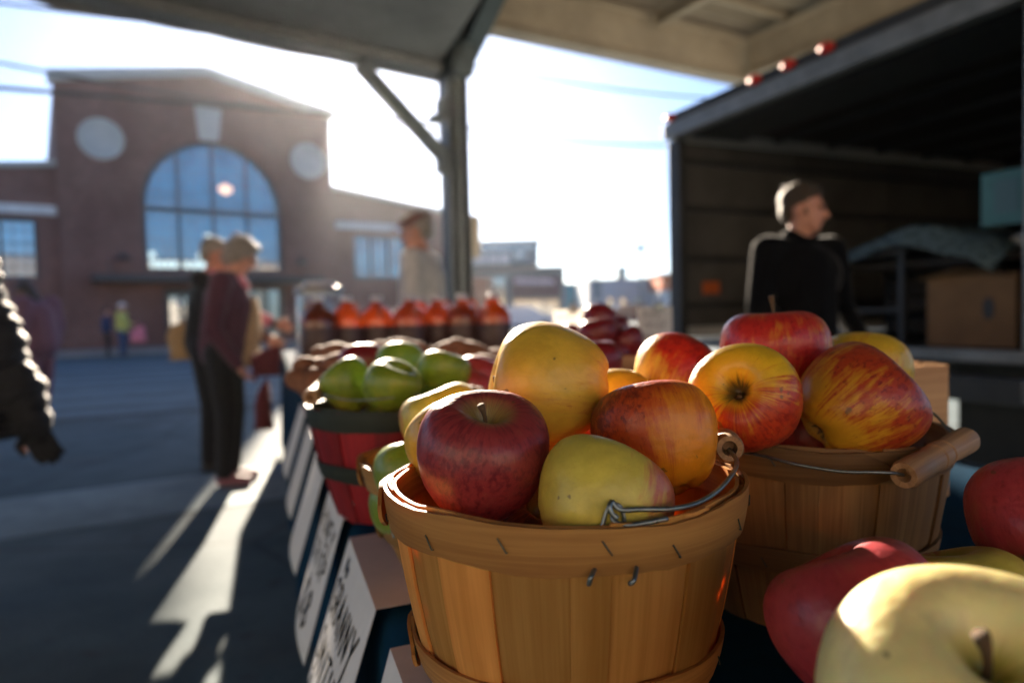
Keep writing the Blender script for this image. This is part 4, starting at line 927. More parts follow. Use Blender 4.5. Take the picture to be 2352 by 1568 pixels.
APM = {
 'dusky': apple_mat('dusky_red_apple_skin', (.38,.20,.09), (.26,.032,.034), (.12,.012,.020), .78, (0,0,0), .3, (.34,.29,.08), .52, .75, 1.3, .10),
 'gold': apple_mat('yellow_apple_skin', (.66,.40,.035), (.56,.26,.035), (.42,.12,.03), .20, (0,0,0), .35, (.40,.36,.10), .4, .7, 4.1, .16),
 'pear': apple_mat('large_yellow_apple_skin', (.68,.42,.045), (.58,.28,.04), (.42,.12,.03), .17, (0,0,0), .35, (.40,.36,.10), .4, .85, 4.6, .18),
 'ember': apple_mat('orange_red_apple_skin', (.72,.25,.010), (.42,.060,.010), (.10,.010,.008), .50, (0,0,0), .50, (.4,.25,.06), .4, .55, 7.7, .12),
 'olive': apple_mat('green_yellow_apple_skin', (.56,.46,.075), (.44,.12,.06), (.26,.03,.03), .04, (0,0,0), .62, (.22,.28,.05), .45, .6, 2.2, .12),
 'crimson': apple_mat('crimson_striped_apple_skin', (.64,.34,.03), (.42,.022,.018), (.20,.008,.012), .66, (0,0,0), .4, (.55,.38,.04), .36, .8, 5.5, .12),
 'crimson_gold': apple_mat('crimson_apple_with_golden_flank', (.70,.42,.05), (.46,.024,.014), (.22,.010,.012), .58, (0,0,0), .62, (.55,.38,.04), .36, .8, 3.3, .14),
 'candy': apple_mat('yellow_red_streaked_apple_skin', (.70,.42,.018), (.46,.042,.012), (.24,.014,.010), .56, (0,0,0), .50, (.66,.42,.02), .50, 1.0, 9.1, .12, .95),
 'flame': apple_mat('flame_streaked_apple_skin', (.60,.30,.018), (.36,.040,.012), (.16,.012,.010), .56, (0,0,0), .45, (.45,.34,.06), .4, 1.0, 3.4, .12),
 'sunny': apple_mat('golden_apple_with_orange_streaks', (.66,.42,.03), (.55,.15,.02), (.4,.06,.02), .32, (0,0,0), .4, (.5,.4,.08), .4, .9, 6.6, .14),
 'pale': apple_mat('pale_apple_skin_sun_lightened', (.84,.74,.34), (.80,.64,.28), (.62,.46,.16), .1, (0,0,0), 0, (.42,.36,.015), .30, .35, 8.2, .6),  # pale skin, base colour lightened further to stand in for full sun
 'rose': apple_mat('rose_red_apple_skin', (.44,.14,.08), (.36,.040,.05), (.20,.016,.024), .66, (0,0,0), 0, (.4,.3,.1), .35, .5, 1.9, .12),
 'granny': apple_mat('bright_green_apple_skin', (.16,.235,.022), (.30,.27,.025), (.10,.16,.014), .3, (0,0,0), .3, (.16,.24,.03), .35, .35, 2.9, .14),
 'deep': apple_mat('deep_red_apple_skin', (.26,.04,.02), (.17,.008,.012), (.07,.004,.008), .75, (0,0,0), 0, (.25,.2,.05), .3, .6, 3.9, .08),
}
def AT(px, py, d): return at(px, py, d)
GB1 = 'mixed apples heaped in the front basket'; GB2 = 'striped apples heaped in the right basket'; GB4 = 'green apples in the red basket'; GD = 'apples in the nearest corner basket'
# baskets, positions in metres
B1 = basket((.030, .430, TZ), .1085, .077, .147, 20, 'golden wooden basket nearest the camera, heaped with mixed apples', seed=11, seam=PI*.98, mid=.66)
B2 = basket((.249, .585, TZ), .1085, .080, .147, 18, 'weathered wooden basket of striped apples with its grip resting at the right', 'veneer_old', 'veneer_old', seed=5, seam=PI*1.42, mid=.60)
B3 = basket((-.040, .672, TZ), .108, .070, .112, 16, 'pale split-wood basket of green apples tucked behind the front basket', 'veneer_pale', 'veneer_pale', seed=8, mid=.55, seam=PI)
B4 = basket((-.155, .885, TZ), .108, .074, .140, 18, 'red-stained basket with dark hoops holding green apples', 'red_stave', 'dark_hoop', seed=9, mid=.55, seam=2.4, staples=False)
B8 = basket((.270, .270, TZ), .112, .08, .085, 18, 'shallow wooden basket of apples at the near right corner', seed=4)
# apples of basket 1
apple(AT(1108,1050,.400), .0382, (.14,-.36,.92), 'dusky', 0, 'dusky red apple with an upright stem at the front left of the basket', GB1, .6, 0)
apple(AT(1060,1030,.478), .0375, (-.3,.5,.8), 'gold', 3, 'pale yellow apple peeping out behind the dusky red one', GB1, 2.0, None)
apple(AT(1257,884,.490), .0455, (-.80,-.05,.15), 'pear', 3, 'large yellow apple lying on its side on top of the front basket', GB1, 1.0, 2, (1.02,1.02,1.06), bw=(.7,-.2,-.6))
apple(AT(1507,1010,.445), .0408, (-.12,.42,.88), 'ember', 3, 'dark orange-red apple with a brown scar at its base', GB1, 3.6, None, (1,1,1.0), bw=(-.75,.1,.35))
apple(AT(1384,1158,.372), .0372, (.42,.30,.85), 'olive', 0, 'green-yellow apple with a reddened shoulder and short stem', GB1, -.4, 0, (1.03,1.03,1.0), bw=(1,-.1,.1))
apple(AT(1190,1225,.425), .036, (.4,-.3,.6), 'ember', 2, 'shaded apple buried between the red and green ones', GB1, 1.0, None)
apple(AT(1410,1215,.49), .036, (.0,.3,.9), 'crimson', 2, 'red apple buried at the back of the front basket', GB1, 2.0, None)
apple(AT(1290,1060,.515), .036, (.2,.3,.9), 'ember', 3, 'orange apple glimpsed below the large yellow one', GB1, 2.0, None)
# apples of basket 2
apple(AT(1556,872,.625), .0425, (.5,.35,.78), 'crimson_gold', 3, 'red apple with a yellow sunlit flank, leftmost in the right basket', GB2, 2.6, 3, bw=(.9,-.2,.3))
apple(AT(1780,812,.585), .0455, (.03,.10,.99), 'crimson', 2, 'wide crimson apple topping the heap with its dry stem upright', GB2, .4, 1)
apple(AT(1714,920,.492), .0392, (-.50,-.80,.36), 'candy', 0, 'yellow and red apple showing its russet stem hollow to the camera', GB2, .9, 3, bw=(.25,0,-1.0))
apple(AT(1966,927,.510), .0434, (.78,-.02,.55), 'flame', 3, 'plump flame-streaked apple at the right front of the heap', GB2, 1.9, None, (1.03,1.03,1.04), bw=(.6,0,.5))
apple(AT(1985,862,.640), .0410, (.3,.3,.9), 'sunny', 0, 'golden apple with orange streaks at the back right of the heap', GB2, .3, 3)
apple(AT(1850,1010,.585), .037, (.2,.3,.9), 'deep', 2, 'dark shaded apple sunk in the middle of the right basket', GB2, .3, None)
apple(AT(1420,915,.60), .030, (.2,.3,.9), 'gold', 2, 'small yellow apple glimpsed between the two front baskets', GB2, .3, None)
# corner basket
apple(AT(2222,1655,.236), .0475, (-.06,-.46,.88), 'pale', 0, 'huge out-of-focus pale yellow apple in the near corner', GD, .5, 0, (1.05,1,1))
apple(AT(1975,1430,.320), .0400, (-.3,.4,.8), 'rose', 3, 'dark rose apple half hidden behind the pale yellow one', GD, .5, None)
apple(AT(2385,1208,.400), .0385, (.5,.5,.6), 'rose', 3, 'pinkish red apple cut by the right edge of the picture', GD, 2.5, None)
apple(AT(2200,1400,.370), .0400, (-.1,.3,.9), 'olive', 2, 'shaded olive apple beneath the pinkish one', GD, .5, 3)
apple(AT(2330,1460,.45), .0380, (.2,.3,.9), 'olive', 2, 'small dim apple at the back of the corner basket', GD, .5, None)
# green apples
apple(AT(1020,985,.625), .0385, (-.3,.1,.9), 'olive', 4, 'yellow-green apple standing proud behind the dusky red apple', 'green apples in the pale basket', .4, None)
apple(AT(955,1090,.610), .0370, (-.2,.3,.9), 'granny', 3, 'dark green apple low at the left of the pale basket', 'green apples in the pale basket', .4, None)
apple(AT(930,1165,.640), .034, (.1,.3,.9), 'granny', 2, 'lowest green apple inside the pale basket', 'green apples in the pale basket', 2.4, None)
apple(AT(1120,1010,.70), .034, (.1,.3,.9), 'granny', 2, 'green apple at the back of the pale basket', 'green apples in the pale basket', 2.4, None)
for i, (x, y, d, r_, ax, lab) in enumerate(((802,890,.86,.0335,(-.5,.1,.7),'flat green apple at the left of the red basket'), (899,888,.815,.0352,(.4,-.2,.8),'front green apple in the red basket'), (1017,862,.88,.0345,(.2,.1,.9),'round green apple at the right of the red basket'), (918,838,.95,.0345,(.0,.5,.8),'green apple at the back of the red basket'), (1000,950,.86,.033,(.3,.5,.8),'green apple sunk at the right of the red basket'), (880,960,.9,.033,(.3,.5,.8),'green apple buried under the others in the red basket'))):
    apple(AT(x,y,d), r_, ax, 'granny', (4,3,0,2,3,2)[i], lab, GB4, i*1.3, None if i > 3 else 3)

for i, (p, lab) in enumerate((((.045,.668,.918),'added unseen green apple casting shade at the right of the pale basket'), ((.052,.735,.912),'added unseen green apple casting shade at the back right of the pale basket'), ((-.02,.745,.915),'added unseen green apple casting shade at the back of the pale basket'))):  # unseen apples added to shade the cloth between the front baskets
    apple(p, .0355, (.2,.1,.9), 'granny', 2, lab, 'green apples in the pale basket', i, None)
B9_SHADE = basket((.125, .845, TZ), .096, .07, .140, 16, 'wooden basket of red apples added behind the large yellow apple to shade the cloth', 'veneer_old', 'veneer_old', seed=31, staples=False)  # added basket; its apple heap keeps sun off the near cloth
for i, (p, lab) in enumerate((((.085,.80,.915),'added deep red apple at the front left of the shading basket'), ((.155,.80,.905),'added deep red apple at the front right of the shading basket'), ((.09,.88,.92),'added deep red apple at the back left of the shading basket'), ((.16,.885,.915),'added deep red apple at the back right of the shading basket'), ((.10,.84,.965),'added deep red apple crowning the shading basket'))):
    apple(p, .036, (.3-.1*i,.1,.9), 'deep', 2, lab, 'added red apples in the shading basket', i, None)

# handles
L1 = [AT(1405,1150,.333), AT(1425,1170,.332), AT(1470,1169,.334), AT(1540,1168,.338), AT(1600,1155,.346), AT(1650,1125,.362), AT(1685,1083,.385), AT(1692,1058,.410), AT(1681,1040,.425), AT(1675,1032,.440)]
ga, gb = AT(1676,1030,.432), AT(1652,985,.520)
h1 = bail(B1, L1, ga, gb, .00135, .0092, [AT(1652,985,.520), AT(1625,970,.55), AT(1560,960,.56)])
L = Vector(B1.location)
g = G(); g.tube(spline([AT(1412,1178,.332)-L, AT(1408,1192,.331)-L, AT(1422,1203,.3295)-L, AT(1450,1205,.329)-L, AT(1490,1199,.330)-L, AT(1533,1190,.333)-L], 6), .00135, 8)
g.tube(spline([AT(1405,1150,.333)-L, AT(1400,1163,.331)-L, AT(1405,1178,.3305)-L, AT(1418,1190,.3305)-L], 5), .00135, 8); g.build('wire_hook', M['galv'], B1, True)
# the hanger staple that holds the hook, driven through the rim; its feet curl below
g = G(); g.tube(spline([AT(1352,1342,.3215)-L, AT(1357,1325,.320)-L, AT(1366,1306,.326)-L], 5), .0012, 8); g.tube(spline([AT(1446,1340,.3240)-L, AT(1456,1332,.3225)-L, AT(1462,1302,.328)-L], 5), .0012, 8)
g.tube(spline([AT(1379,1222,.3335)-L, AT(1392,1178,.334)-L, AT(1402,1160,.334)-L, AT(1418,1158,.334)-L, AT(1430,1172,.334)-L, AT(1434,1200,.334)-L, AT(1434,1222,.334)-L], 6), .00105, 8); g.build('hanger', M['galv'], B1, True)
L2 = [AT(1690,1036,.500), AT(1750,1046,.480), AT(1830,1066,.462), AT(1930,1082,.452), AT(2010,1084,.448), AT(2050,1086,.447), AT(2075,1090,.45)]
h2 = bail(B2, L2, AT(2075,1092,.448), AT(2222,1008,.512), .0011, .0098, [AT(2222,1008,.512), AT(2185,992,.54), AT(2145,950,.57), AT(2095,918,.61), AT(2060,905,.66)])
bail(B4, [AT(742,905,.80), AT(800,918,.79), AT(880,915,.78), AT(960,905,.80)], AT(712,913,.82), AT(742,886,.90), .0011, .0098)
bail(B3, [AT(905,1180,.58), AT(900,1210,.575), AT(905,1235,.57)], AT(1060,900,.72), AT(1100,905,.80), .001, .009)

# signs along the edge
sign(.190, -.012, .150, .050, [('No', .030,-.026,.017,.011,.0028), ('GRANNY', .010,-.070,.036,.0225,.0045), ('SMITH', .014,-.118,.034,.0225,.0045), ('2', .020,-.147,.022,.018,.004)], 'white sign lettered GRANNY SMITH hanging by the pale basket')
sign(.445, .262, .172, .052, [('HONEY', .015,-.050,.028,.024,.004), ('CRISP', .025,-.088,.028,.024,.004), ('$8', .05,-.155,.046,.036,.007)], 'white sign with a thick price in marker below the red basket')
sign(.755, .55, .165, .052, None, 'white sign hanging beyond the red basket along the table edge')
sign(1.48, 1.22, .16, .05, None, 'white sign hanging under the baskets of sweet potatoes')
sign(1.08, .86, .16, .05, None, 'narrow white sign between its two blank neighbours on the edge')
sign(-.085, -.290, .150, .045, None, 'blank white sign nearest the camera below the golden basket')

# ---------------------------------------------------------------- baskets of roots, jugs and boxes farther along
B6 = basket(TBL(.16, .80), .112, .08, .135, 14, 'wooden basket of sweet potatoes behind the red basket', 'veneer_old', 'veneer_old', seed=21, staples=False)
B7 = basket(TBL(.42, .84), .112, .08, .140, 14, 'wooden basket of sweet potatoes behind the large yellow apple', 'veneer_old', 'veneer_old', seed=22, staples=False)
pm = []
for k in range(3):
    me = blob([('e', (0,0,0), (.062,.031,.030)), ('e', (.045,.01,.0), (.035,.02,.02)), ('e', (-.045,-.006,.006), (.034,.024,.022)), ('c', (.05,.01,0), .012, (.085+.01*k,.016,.004), .004)], .005, 5, 'potato_shape'); me.materials.append(M['potato']); pm.append(me)
pos = [(762,802,1.22,'curved sweet potato on top at the left'),(770,828,1.12,'second sweet potato at the left'),(722,862,1.10,'small sweet potato at the basket edge'),(735,838,1.16,'sweet potato leaning on the left rim'),(905,790,1.30,'lone sweet potato behind the green apples'),(955,806,1.32,'sweet potato to the right of the lone one'),(1020,797,1.30,'reddish sweet potato in the middle'),(1080,800,1.28,'tall brown sweet potato at the right'),(1100,828,1.22,'low sweet potato at the right'),(1060,838,1.18,'sweet potato before the tall brown one'),(845,812,1.25,'sweet potato half hidden by green apples'),(1130,812,1.35,'rightmost sweet potato by the yellow apple')]
for i, (x, y, d, lab) in enumerate(pos):
    o = inst('sweet_potato', pm[i % 3], None, AT(x+8, y+18, d), Matrix.Rotation(random.uniform(-.8,.8), 3, 'Z') @ Matrix.Rotation(random.uniform(-.35,.35), 3, 'Y'), (.72,.95,.9)); tag(o, lab, 'sweet potato', 'sweet potatoes heaped in the baskets')
apple(AT(833,838,1.02), .036, (-.2,.3,.9), 'deep', 3, 'dull red apple behind the left green apple', 'red apples behind the green ones', 1, 3)
apple(AT(1100,870,.98), .036, (.2,.3,.9), 'rose', 3, 'pink-lit apple beside the large yellow apple', 'red apples behind the green ones', 2, 3)
apple(AT(1075,895,.95), .034, (.2,.3,.9), 'rose', 2, 'lower pink-lit apple beside the large yellow apple', 'red apples behind the green ones', 2, None)
# plank riser with the cider jugs
rz_ = TBL(.40, 1.85, TZ); rs = thing('riser_box', rz_, 'low wooden riser box carrying the cider jugs', 'riser', rz=tang)
def crate(o, wx, wy, h, m='pinewood', slats=3, th=.008, top=False):
    hh = h/slats
    for k in range(slats):
        z = hh*(k+.5)
        for (c, s_) in (((0,-wy/2,z),(wx,th,hh-.004)), ((0,wy/2,z),(wx,th,hh-.004)), ((-wx/2+th/2,0,z),(th,wy-th-.002,hh-.004)), ((wx/2-th/2,0,z),(th,wy-th-.002,hh-.004))):
            g = G(); g.box(c, s_); me = g
            g.uv = [((v.z+.01*0), v.x+v.y) for v in g.v]; g.build('board', M[m], o, bevel=.001)
    for sx in (-1,1):
        for sy in (-1,1): g = G(); g.box((sx*(wx/2-.02), sy*(wy/2-.016), h/2), (.022,.022,h)); g.uv = [(v.x, v.z) for v in g.v]; g.build('corner_post', M[m], o)
    g = G(); g.box((0,0,.006 if not top else h-.003), (wx-.02, wy-.02, .006)); g.build('bottom' if not top else 'lid', M[m], o)
crate(rs, .82, .34, .116, 'veneer_old', 2, .01, True)
jm = [G(), G(), G()]
jprof = [(.001,0),(.050,0),(.0585,.007),(.0590,.05),(.0588,.112),(.0575,.126),(.0535,.140),(.0465,.152),(.0365,.162),(.027,.168),(.0205,.172),(.0185,.178),(.0185,.188)]
jm[0].lathe(jprof, 32); JB = jm[0].mesh('jug_shape', True); JB.materials.append(M['cider'])
jm[1].lathe([(.001,.206),(.018,.206),(.0215,.203),(.0215,.187),(.001,.187)], 24); JC = jm[1].mesh('cap_shape', False); JC.materials.append(M['cap_white'])
hp = spline([(.020,0,.176),(.040,0,.180),(.052,0,.162),(.056,0,.125)], 5); jm[2].tube(hp, .006, 8); JH = jm[2].mesh('handle_shape', True); JH.materials.append(M['cider'])
gl = G(); gl.lathe([(.0592,.015),(.0598,.016),(.0598,.098),(.0592,.099)], 32, close=False); JL = gl.mesh('shade_band_shape', True); JL.materials.append(M['jug_shade'])  # dark band stands in for the lower jug where little light passes
jugs = [(732,2.30,'leftmost cider jug, standing before the big glass jar'),(797,2.38,'second cider jug from the glass jar'),(866,2.44,'third cider jug, last before the gap'),(940,2.40,'first cider jug right of the gap'),(1004,2.50,'middle cider jug under the chest of the man in the cap'),(1062,2.46,'second cider jug from the right end'),(1135,2.42,'cider jug at the right end, next to the white car'),(965,2.72,'cider jug in the rear row behind the gap')]
for i, (x, d, lab) in enumerate(jugs):
    p = at(x, 740, d); z0 = TZ+.1185
    j = thing('cider_jug', (p.x, p.y, z0 if i < 7 else TZ+.119), lab, 'jug', 'amber cider jugs in a row on the stall', rz=random.uniform(0, 6))
    inst('jug_body', JB, j); inst('cap', JC, j); inst('handle', JH, j); inst('lower_shade_band', JL, j)
# big glass jar behind
p = at(735, 740, 2.62); gj = thing('glass_jar', (p.x, p.y, TZ+.002), 'big clear glass jar with a metal lid at the left end of the jugs', 'jar')
g = G(); g.lathe([(.07,.0),(.088,.01),(.092,.05),(.092,.30),(.085,.335),(.083,.345),(.080,.345),(.082,.333),(.088,.30),(.088,.05),(.084,.014),(.07,.008)], 36, close=False); g.build('glass', M['jar_glass'], gj, True)
g = G(); g.lathe([(.001,.372),(.06,.372),(.088,.366),(.092,.358),(.092,.342),(.090,.340),(.001,.346)], 36); smooth_angle(g.build('lid', M['alu'], gj)); g = G(); g.lathe([(.001,.388),(.058,.388),(.060,.384),(.060,.372)], 30); smooth_angle(g.build('lid_cap', M['cap_white'], gj))
# small honey jars on the edge
for i, (x, y, d) in enumerate(((662,775,2.7),(668,812,2.45),(648,780,3.0),(684,845,2.15),(672,795,2.62))):
    p = at(x, 740, d); j = thing('honey_jar', TBL(.035+.02*(i % 2), (p-E0).dot(ED), TZ+.003), ('small amber honey jar at the far table edge', 'second small amber honey jar on the edge', 'farthest small amber honey jar', 'nearest small amber honey jar on the edge', 'amber honey jar between two others')[i], 'jar', 'honey jars on the table edge')
    g = G(); g.lathe([(.001,0),(.03,0),(.033,.006),(.033,.066),(.027,.078),(.001,.078)], 20); smooth_angle(g.build('jar_body', M['cider'], j)); g = G(); g.lathe([(.001,.096),(.028,.096),(.030,.092),(.030,.079),(.001,.0785)], 20); smooth_angle(g.build('lid', M['cap_white'], j))
# crates
c1 = thing('wooden_crate', at(1395, 740, 1.42).xy.to_3d()+Vector((-.02,.02,TZ+.002)), 'wooden crate heaped with deep red apples behind the large yellow apple', 'crate', 'wooden crates on the stall', rz=R(-6)); crate(c1, .30, .30, .165)
for i, (x, y, d, r_, lab) in enumerate(((1372,770,1.32,.0385,'front deep red apple on the crate heap'),(1440,790,1.34,.0365,'right deep red apple on the crate heap'),(1322,782,1.38,.036,'left deep red apple on the crate heap'),(1378,738,1.40,.038,'top deep red apple on the crate heap'),(1300,810,1.33,.036,'low deep red apple by the yellow apple'),(1410,760,1.46,.036,'rear deep red apple on the crate heap'),(1340,812,1.30,.037,'lower front deep red apple in the crate'),(1405,820,1.33,.037,'sunken deep red apple in the crate'),(1445,815,1.42,.037,'rear sunken deep red apple in the crate'))):
    apple(AT(x,y,d), r_, (random.uniform(-.4,.4), random.uniform(-.3,.4), .9), 'deep', (3,0,2,3,2,0,2,3,0)[i], lab, 'deep red apples in the crate', i, 3 if i < 6 else None)
c2 = thing('wooden_crate', TBL(.60, .235, TZ+.002), 'plain pine crate behind the weathered basket at the table end', 'crate', 'wooden crates on the stall', rz=tang-R(4)); crate(c2, .25, .36, .172, 'pinewood', 1, .010, True)
c3 = thing('wooden_crate', TBL(.60, .98, TZ+.002), 'slatted wooden crate farther along the truck side of the stall', 'crate', 'wooden crates on the stall', rz=tang+R(3)); crate(c3, .34, .30, .15, 'veneer_old', 2, .010, True)
# white cards on clip stands
for i, (x0, x1, yt, yb, d, lab) in enumerate(((1272,1345,712,800,1.72,'white price card with a metal clip left of the red apples'),(1466,1543,706,792,1.70,'white price card with a metal clip right of the red apples'))):
    a = at(x0, yb, d); b_ = at(x1, yt, d); c = Vector(((a.x+b_.x)/2, (a.y+b_.y)/2, TZ+.003)); o = thing('price_card', c, lab, 'sign', 'white price cards on clip stands', rz=R(-2+3*i))
    wd = b_.x-a.x; zt = b_.z-TZ; zb = a.z-TZ
    g = G(); g.box((0,0,(zt+zb)/2), (wd, .003, zt-zb)); g.build('card', M['thin_paper'], o)
    g = G(); g.box((.01,-.003,zt), (.022,.012,.018)); g.tube([(.01,-.004,zt),(.01,-.012,zt+.014),(.016,-.012,zt+.016)], .0015, 6); g.build('clip', M['galv'], o)
    g = G(); g.tube([(0,.006,0),(0,.006,zb+.03)], .004, 8); g.lathe([(.001,0),(.04,0),(.04,.006),(.001,.008)], 20); g.build('stand', M['galv'], o)
    g = G()
    for k in range(3): strokes(g, ('RIPE', 'CRISP', '$8')[k], -wd*.36, zt-.028-.026*k, .016, .010, lambda x, y, l: Vector((x, -.0022-l, y)), .0014)
    g.build('lettering', M['ink'], o)
# crumpled plastic bag behind the striped apples
blob_obj('plastic_bag', [('e', (0,0,.06), (.06,.05,.065)), ('e', (.03,.0,.11), (.03,.025,.06)), ('c', (.01,0,.1), .02, (-.02,.0,.19), .006), ('e', (-.03,.01,.04), (.05,.04,.045))], .006, M['plastic_film'], None, 2, TBL(.72, 1.45, TZ+.002))
for o in list(bpy.data.objects):
    if o.name.startswith('plastic_bag') and 'label' not in o: tag(o, 'crumpled clear plastic bag standing behind the striped apples', 'bag')

# ---------------------------------------------------------------- people (local: facing +y, x to their right)
def lerp(a, b_, t): return Vector(a).lerp(Vector(b_), t)
def hand_parts(w, e, palm_n, s=1.0, curl=.4):
    d = (Vector(w)-Vector(e)).normalized(); n_ = Vector(palm_n); n_ = (n_-d*n_.dot(d)).normalized(); side = d.cross(n_)
    P = [('c', w, .024*s, Vector(w)+d*.03*s, .028*s)]
    for k, (o_, ln) in enumerate(((-.030,.066),(-.010,.076),(.010,.071),(.029,.056))):
        a = Vector(w)+d*.05*s+side*o_*s; b_ = a+(d*.6*ln+n_*curl*.3*ln)*s+side*o_*.1; c = b_+(d*.35+n_*curl).normalized()*ln*.5*s
        P += [('c', Vector(w)+side*o_*.5*s, .016*s, a, .012*s), ('c', a, .0105*s, b_, .0095*s), ('c', b_, .0095*s, c, .0075*s)]
    t0 = Vector(w)+d*.015*s-side*.025*s; t1 = t0+(d*.5-side*.7).normalized()*.045*s; P += [('c', t0, .014*s, t1, .011*s), ('c', t1, .011*s, t1+(d*.8+n_*.4).normalized()*.03*s, .009*s)]
    return P
def person(loc, rz, label, H=1.7, skin_='skin', top='grey_shirt', legs='navy', hair='hair_grey', shoes='shoe', pose=None, headrot=(0,0), voxel=.010, hairstyle='short', extra=None, bulk=1.0, sleeve=1.0, simple=False, group=None):
    k = H/1.7; o = thing('person', loc, label, 'person', group, rz=rz); o.scale = (k,)*3
    J = dict(pel=(0,0,.93), chest=(0,.0,1.25), neck=(0,-.005,1.44), head=(0,.03,1.585), sR=(.185,0,1.39), sL=(-.185,0,1.39), eR=(.24,-.02,1.11), eL=(-.24,-.02,1.11), wR=(.26,.06,.87), wL=(-.26,.06,.87), hR=(.09,0,.88), hL=(-.09,0,.88), kR=(.10,.03,.49), kL=(-.10,.03,.49), aR=(.10,0,.09), aL=(-.10,0,.09))
    J.update(pose or {}); J = {a: Vector(b_) for a, b_ in J.items()}
    hr = Matrix.Rotation(headrot[0], 3, 'Z') @ Matrix.Rotation(headrot[1], 3, 'X'); hc = J['head']
    def hp_(x, y, z): return hc + hr @ Vector((x, y, z))
    body = [('e', hp_(0,-.015,.025), (.075,.093,.088), hr), ('e', hp_(0,.02,-.035), (.060,.068,.078), hr), ('c', hp_(-.022,.062,-.088), .020, hp_(.022,.062,-.088), .020), ('c', hp_(0,.088,.0), .009, hp_(0,.108,-.030), .013),
            ('e', hp_(.076,-.005,-.015), (.012,.022,.032), hr), ('e', hp_(-.076,-.005,-.015), (.012,.022,.032), hr), ('c', hp_(-.032,.078,.022), .012, hp_(.032,.078,.022), .012), ('c', hp_(-.02,.085,-.056), .009, hp_(.02,.085,-.056), .009), ('c', hp_(0,.02,-.03), .055, J['neck'], .056), ('c', J['neck'], .058, J['chest'], .10),
            ('c', J['chest']+Vector((-.07,0,.03)), .09, J['chest']+Vector((.07,0,.03)), .09), ('c', J['chest'], .12, J['pel'], .12)]
    for s in 'RL':
        body += [('c', J['neck']-Vector((0,0,.03)), .05, J['s'+s], .05), ('c', J['s'+s], .048, J['e'+s], .036), ('c', J['e'+s], .036, J['w'+s], .024)] + hand_parts(J['w'+s], J['e'+s], (0,.9,-.4))
        body += [('c', J['pel'], .11, J['h'+s], .09), ('c', J['h'+s], .085, J['k'+s], .055), ('c', J['k'+s], .055, J['a'+s], .036), ('c', J['a'+s]-Vector((0,0,.04)), .032, J['a'+s]+Vector((0,.13,-.055)), .026)]
    blob_obj('body', body, voxel, M[skin_], o, 3)
    b_ = bulk; T = [('c', J['neck']-Vector((0,0,.02)), .066, J['chest'], .135*b_), ('e', J['chest']+Vector((0,0,.02)), (.19*b_,.125*b_,.17)), ('c', J['chest'], .145*b_, J['pel']+Vector((0,0,.0)), .15*b_), ('c', J['pel']+Vector((-.06,0,-.04)), .115*b_, J['pel']+Vector((.06,0,-.04)), .115*b_)]
    for s in 'RL':
        ww = lerp(J['e'+s], J['w'+s], .88*sleeve)
        T += [('c', J['neck']-Vector((0,0,.05)), .064, J['s'+s], .068*b_), ('c', J['s'+s], .068*b_, J['e'+s], .054*b_), ('c', J['e'+s], .054*b_, ww, .040*b_)]
    blob_obj('top', T, voxel*1.2, M[top], o, 3)
    Lg = [('c', J['pel']+Vector((-.05,0,-.01)), .125, J['pel']+Vector((.05,0,-.01)), .125)]
    for s in 'RL': Lg += [('c', J['h'+s]+Vector((0,0,.02)), .108, J['k'+s], .076), ('c', J['k'+s], .074, J['a'+s], .058)]
    blob_obj('trousers', Lg, voxel*1.4, M[legs], o, 3)
    for s in 'RL': blob_obj('shoe', [('c', J['a'+s]-Vector((0,.02,.045)), .042, J['a'+s]+Vector((0,.15,-.055)), .034), ('c', J['a'+s], .044, J['a'+s]-Vector((0,.02,.045)), .042)], .008, M[shoes], o, 2)
    for sx in (-1, 1): g = G(); g.lathe([(.001,.011),(.008,.008),(.011,0),(.008,-.008),(.001,-.011)], 12, hp_(.031*sx,.083,.006)); g.build('eye', M['eye'], o, True)
    if hairstyle == 'short': hpz = [('e', hp_(0,-.03,.045), (.083,.094,.085), hr), ('e', hp_(0,-.065,-.01), (.074,.05,.06), hr), ('c', hp_(-.045,.045,.085), .03, hp_(.045,.045,.085), .03)]
    elif hairstyle == 'bob': hpz = [('e', hp_(0,-.022,.045), (.093,.106,.090), hr), ('e', hp_(0,-.06,-.035), (.086,.062,.075), hr), ('c', hp_(-.05,.055,.082), .032, hp_(.05,.055,.082), .032), ('e', hp_(.07,-.02,-.01), (.022,.05,.055), hr), ('e', hp_(-.07,-.02,-.01), (.022,.05,.055), hr)]
    else: hpz = [('e', hp_(0,-.03,.04), (.09,.10,.09), hr), ('c', hp_(0,-.08,0), .07, hp_(0,-.10,-.2), .07)]
    if hairstyle != 'bare':
        rr = random.Random(3); hpz += [('e', hp_(rr.uniform(-.07,.07), rr.uniform(-.1,.04), rr.uniform(.06,.125)), (.018,.022,.014), hr) for _ in range(10)]
        hpz += [('c', hp_(.078*math.sin(a)*math.cos(b_), -.02+.088*math.cos(a)*math.cos(b_)*(-1 if rr.random() < .75 else .7), .045+.083*math.sin(b_)), .011, hp_(.078*math.sin(a)*math.cos(b_)*1.10+rr.uniform(-.012,.012), -.02+.088*math.cos(a)*math.cos(b_)*(-1.06 if rr.random() < .8 else .75), .045+.083*math.sin(b_)*1.12-.012), .005) for a, b_ in [(rr.uniform(-1.5,1.5), rr.uniform(.1,1.5)) for _ in range(26)]]
        hpz += [('c', hp_(sx*.077, .018, -.005), .010, hp_(sx*.072, .030, -.030), .006) for sx in (-1, 1)]
        blob_obj('hair', hpz, voxel*.8, M[hair], o, 2)
    if extra: extra(o, J, hp_, hr)
    return o
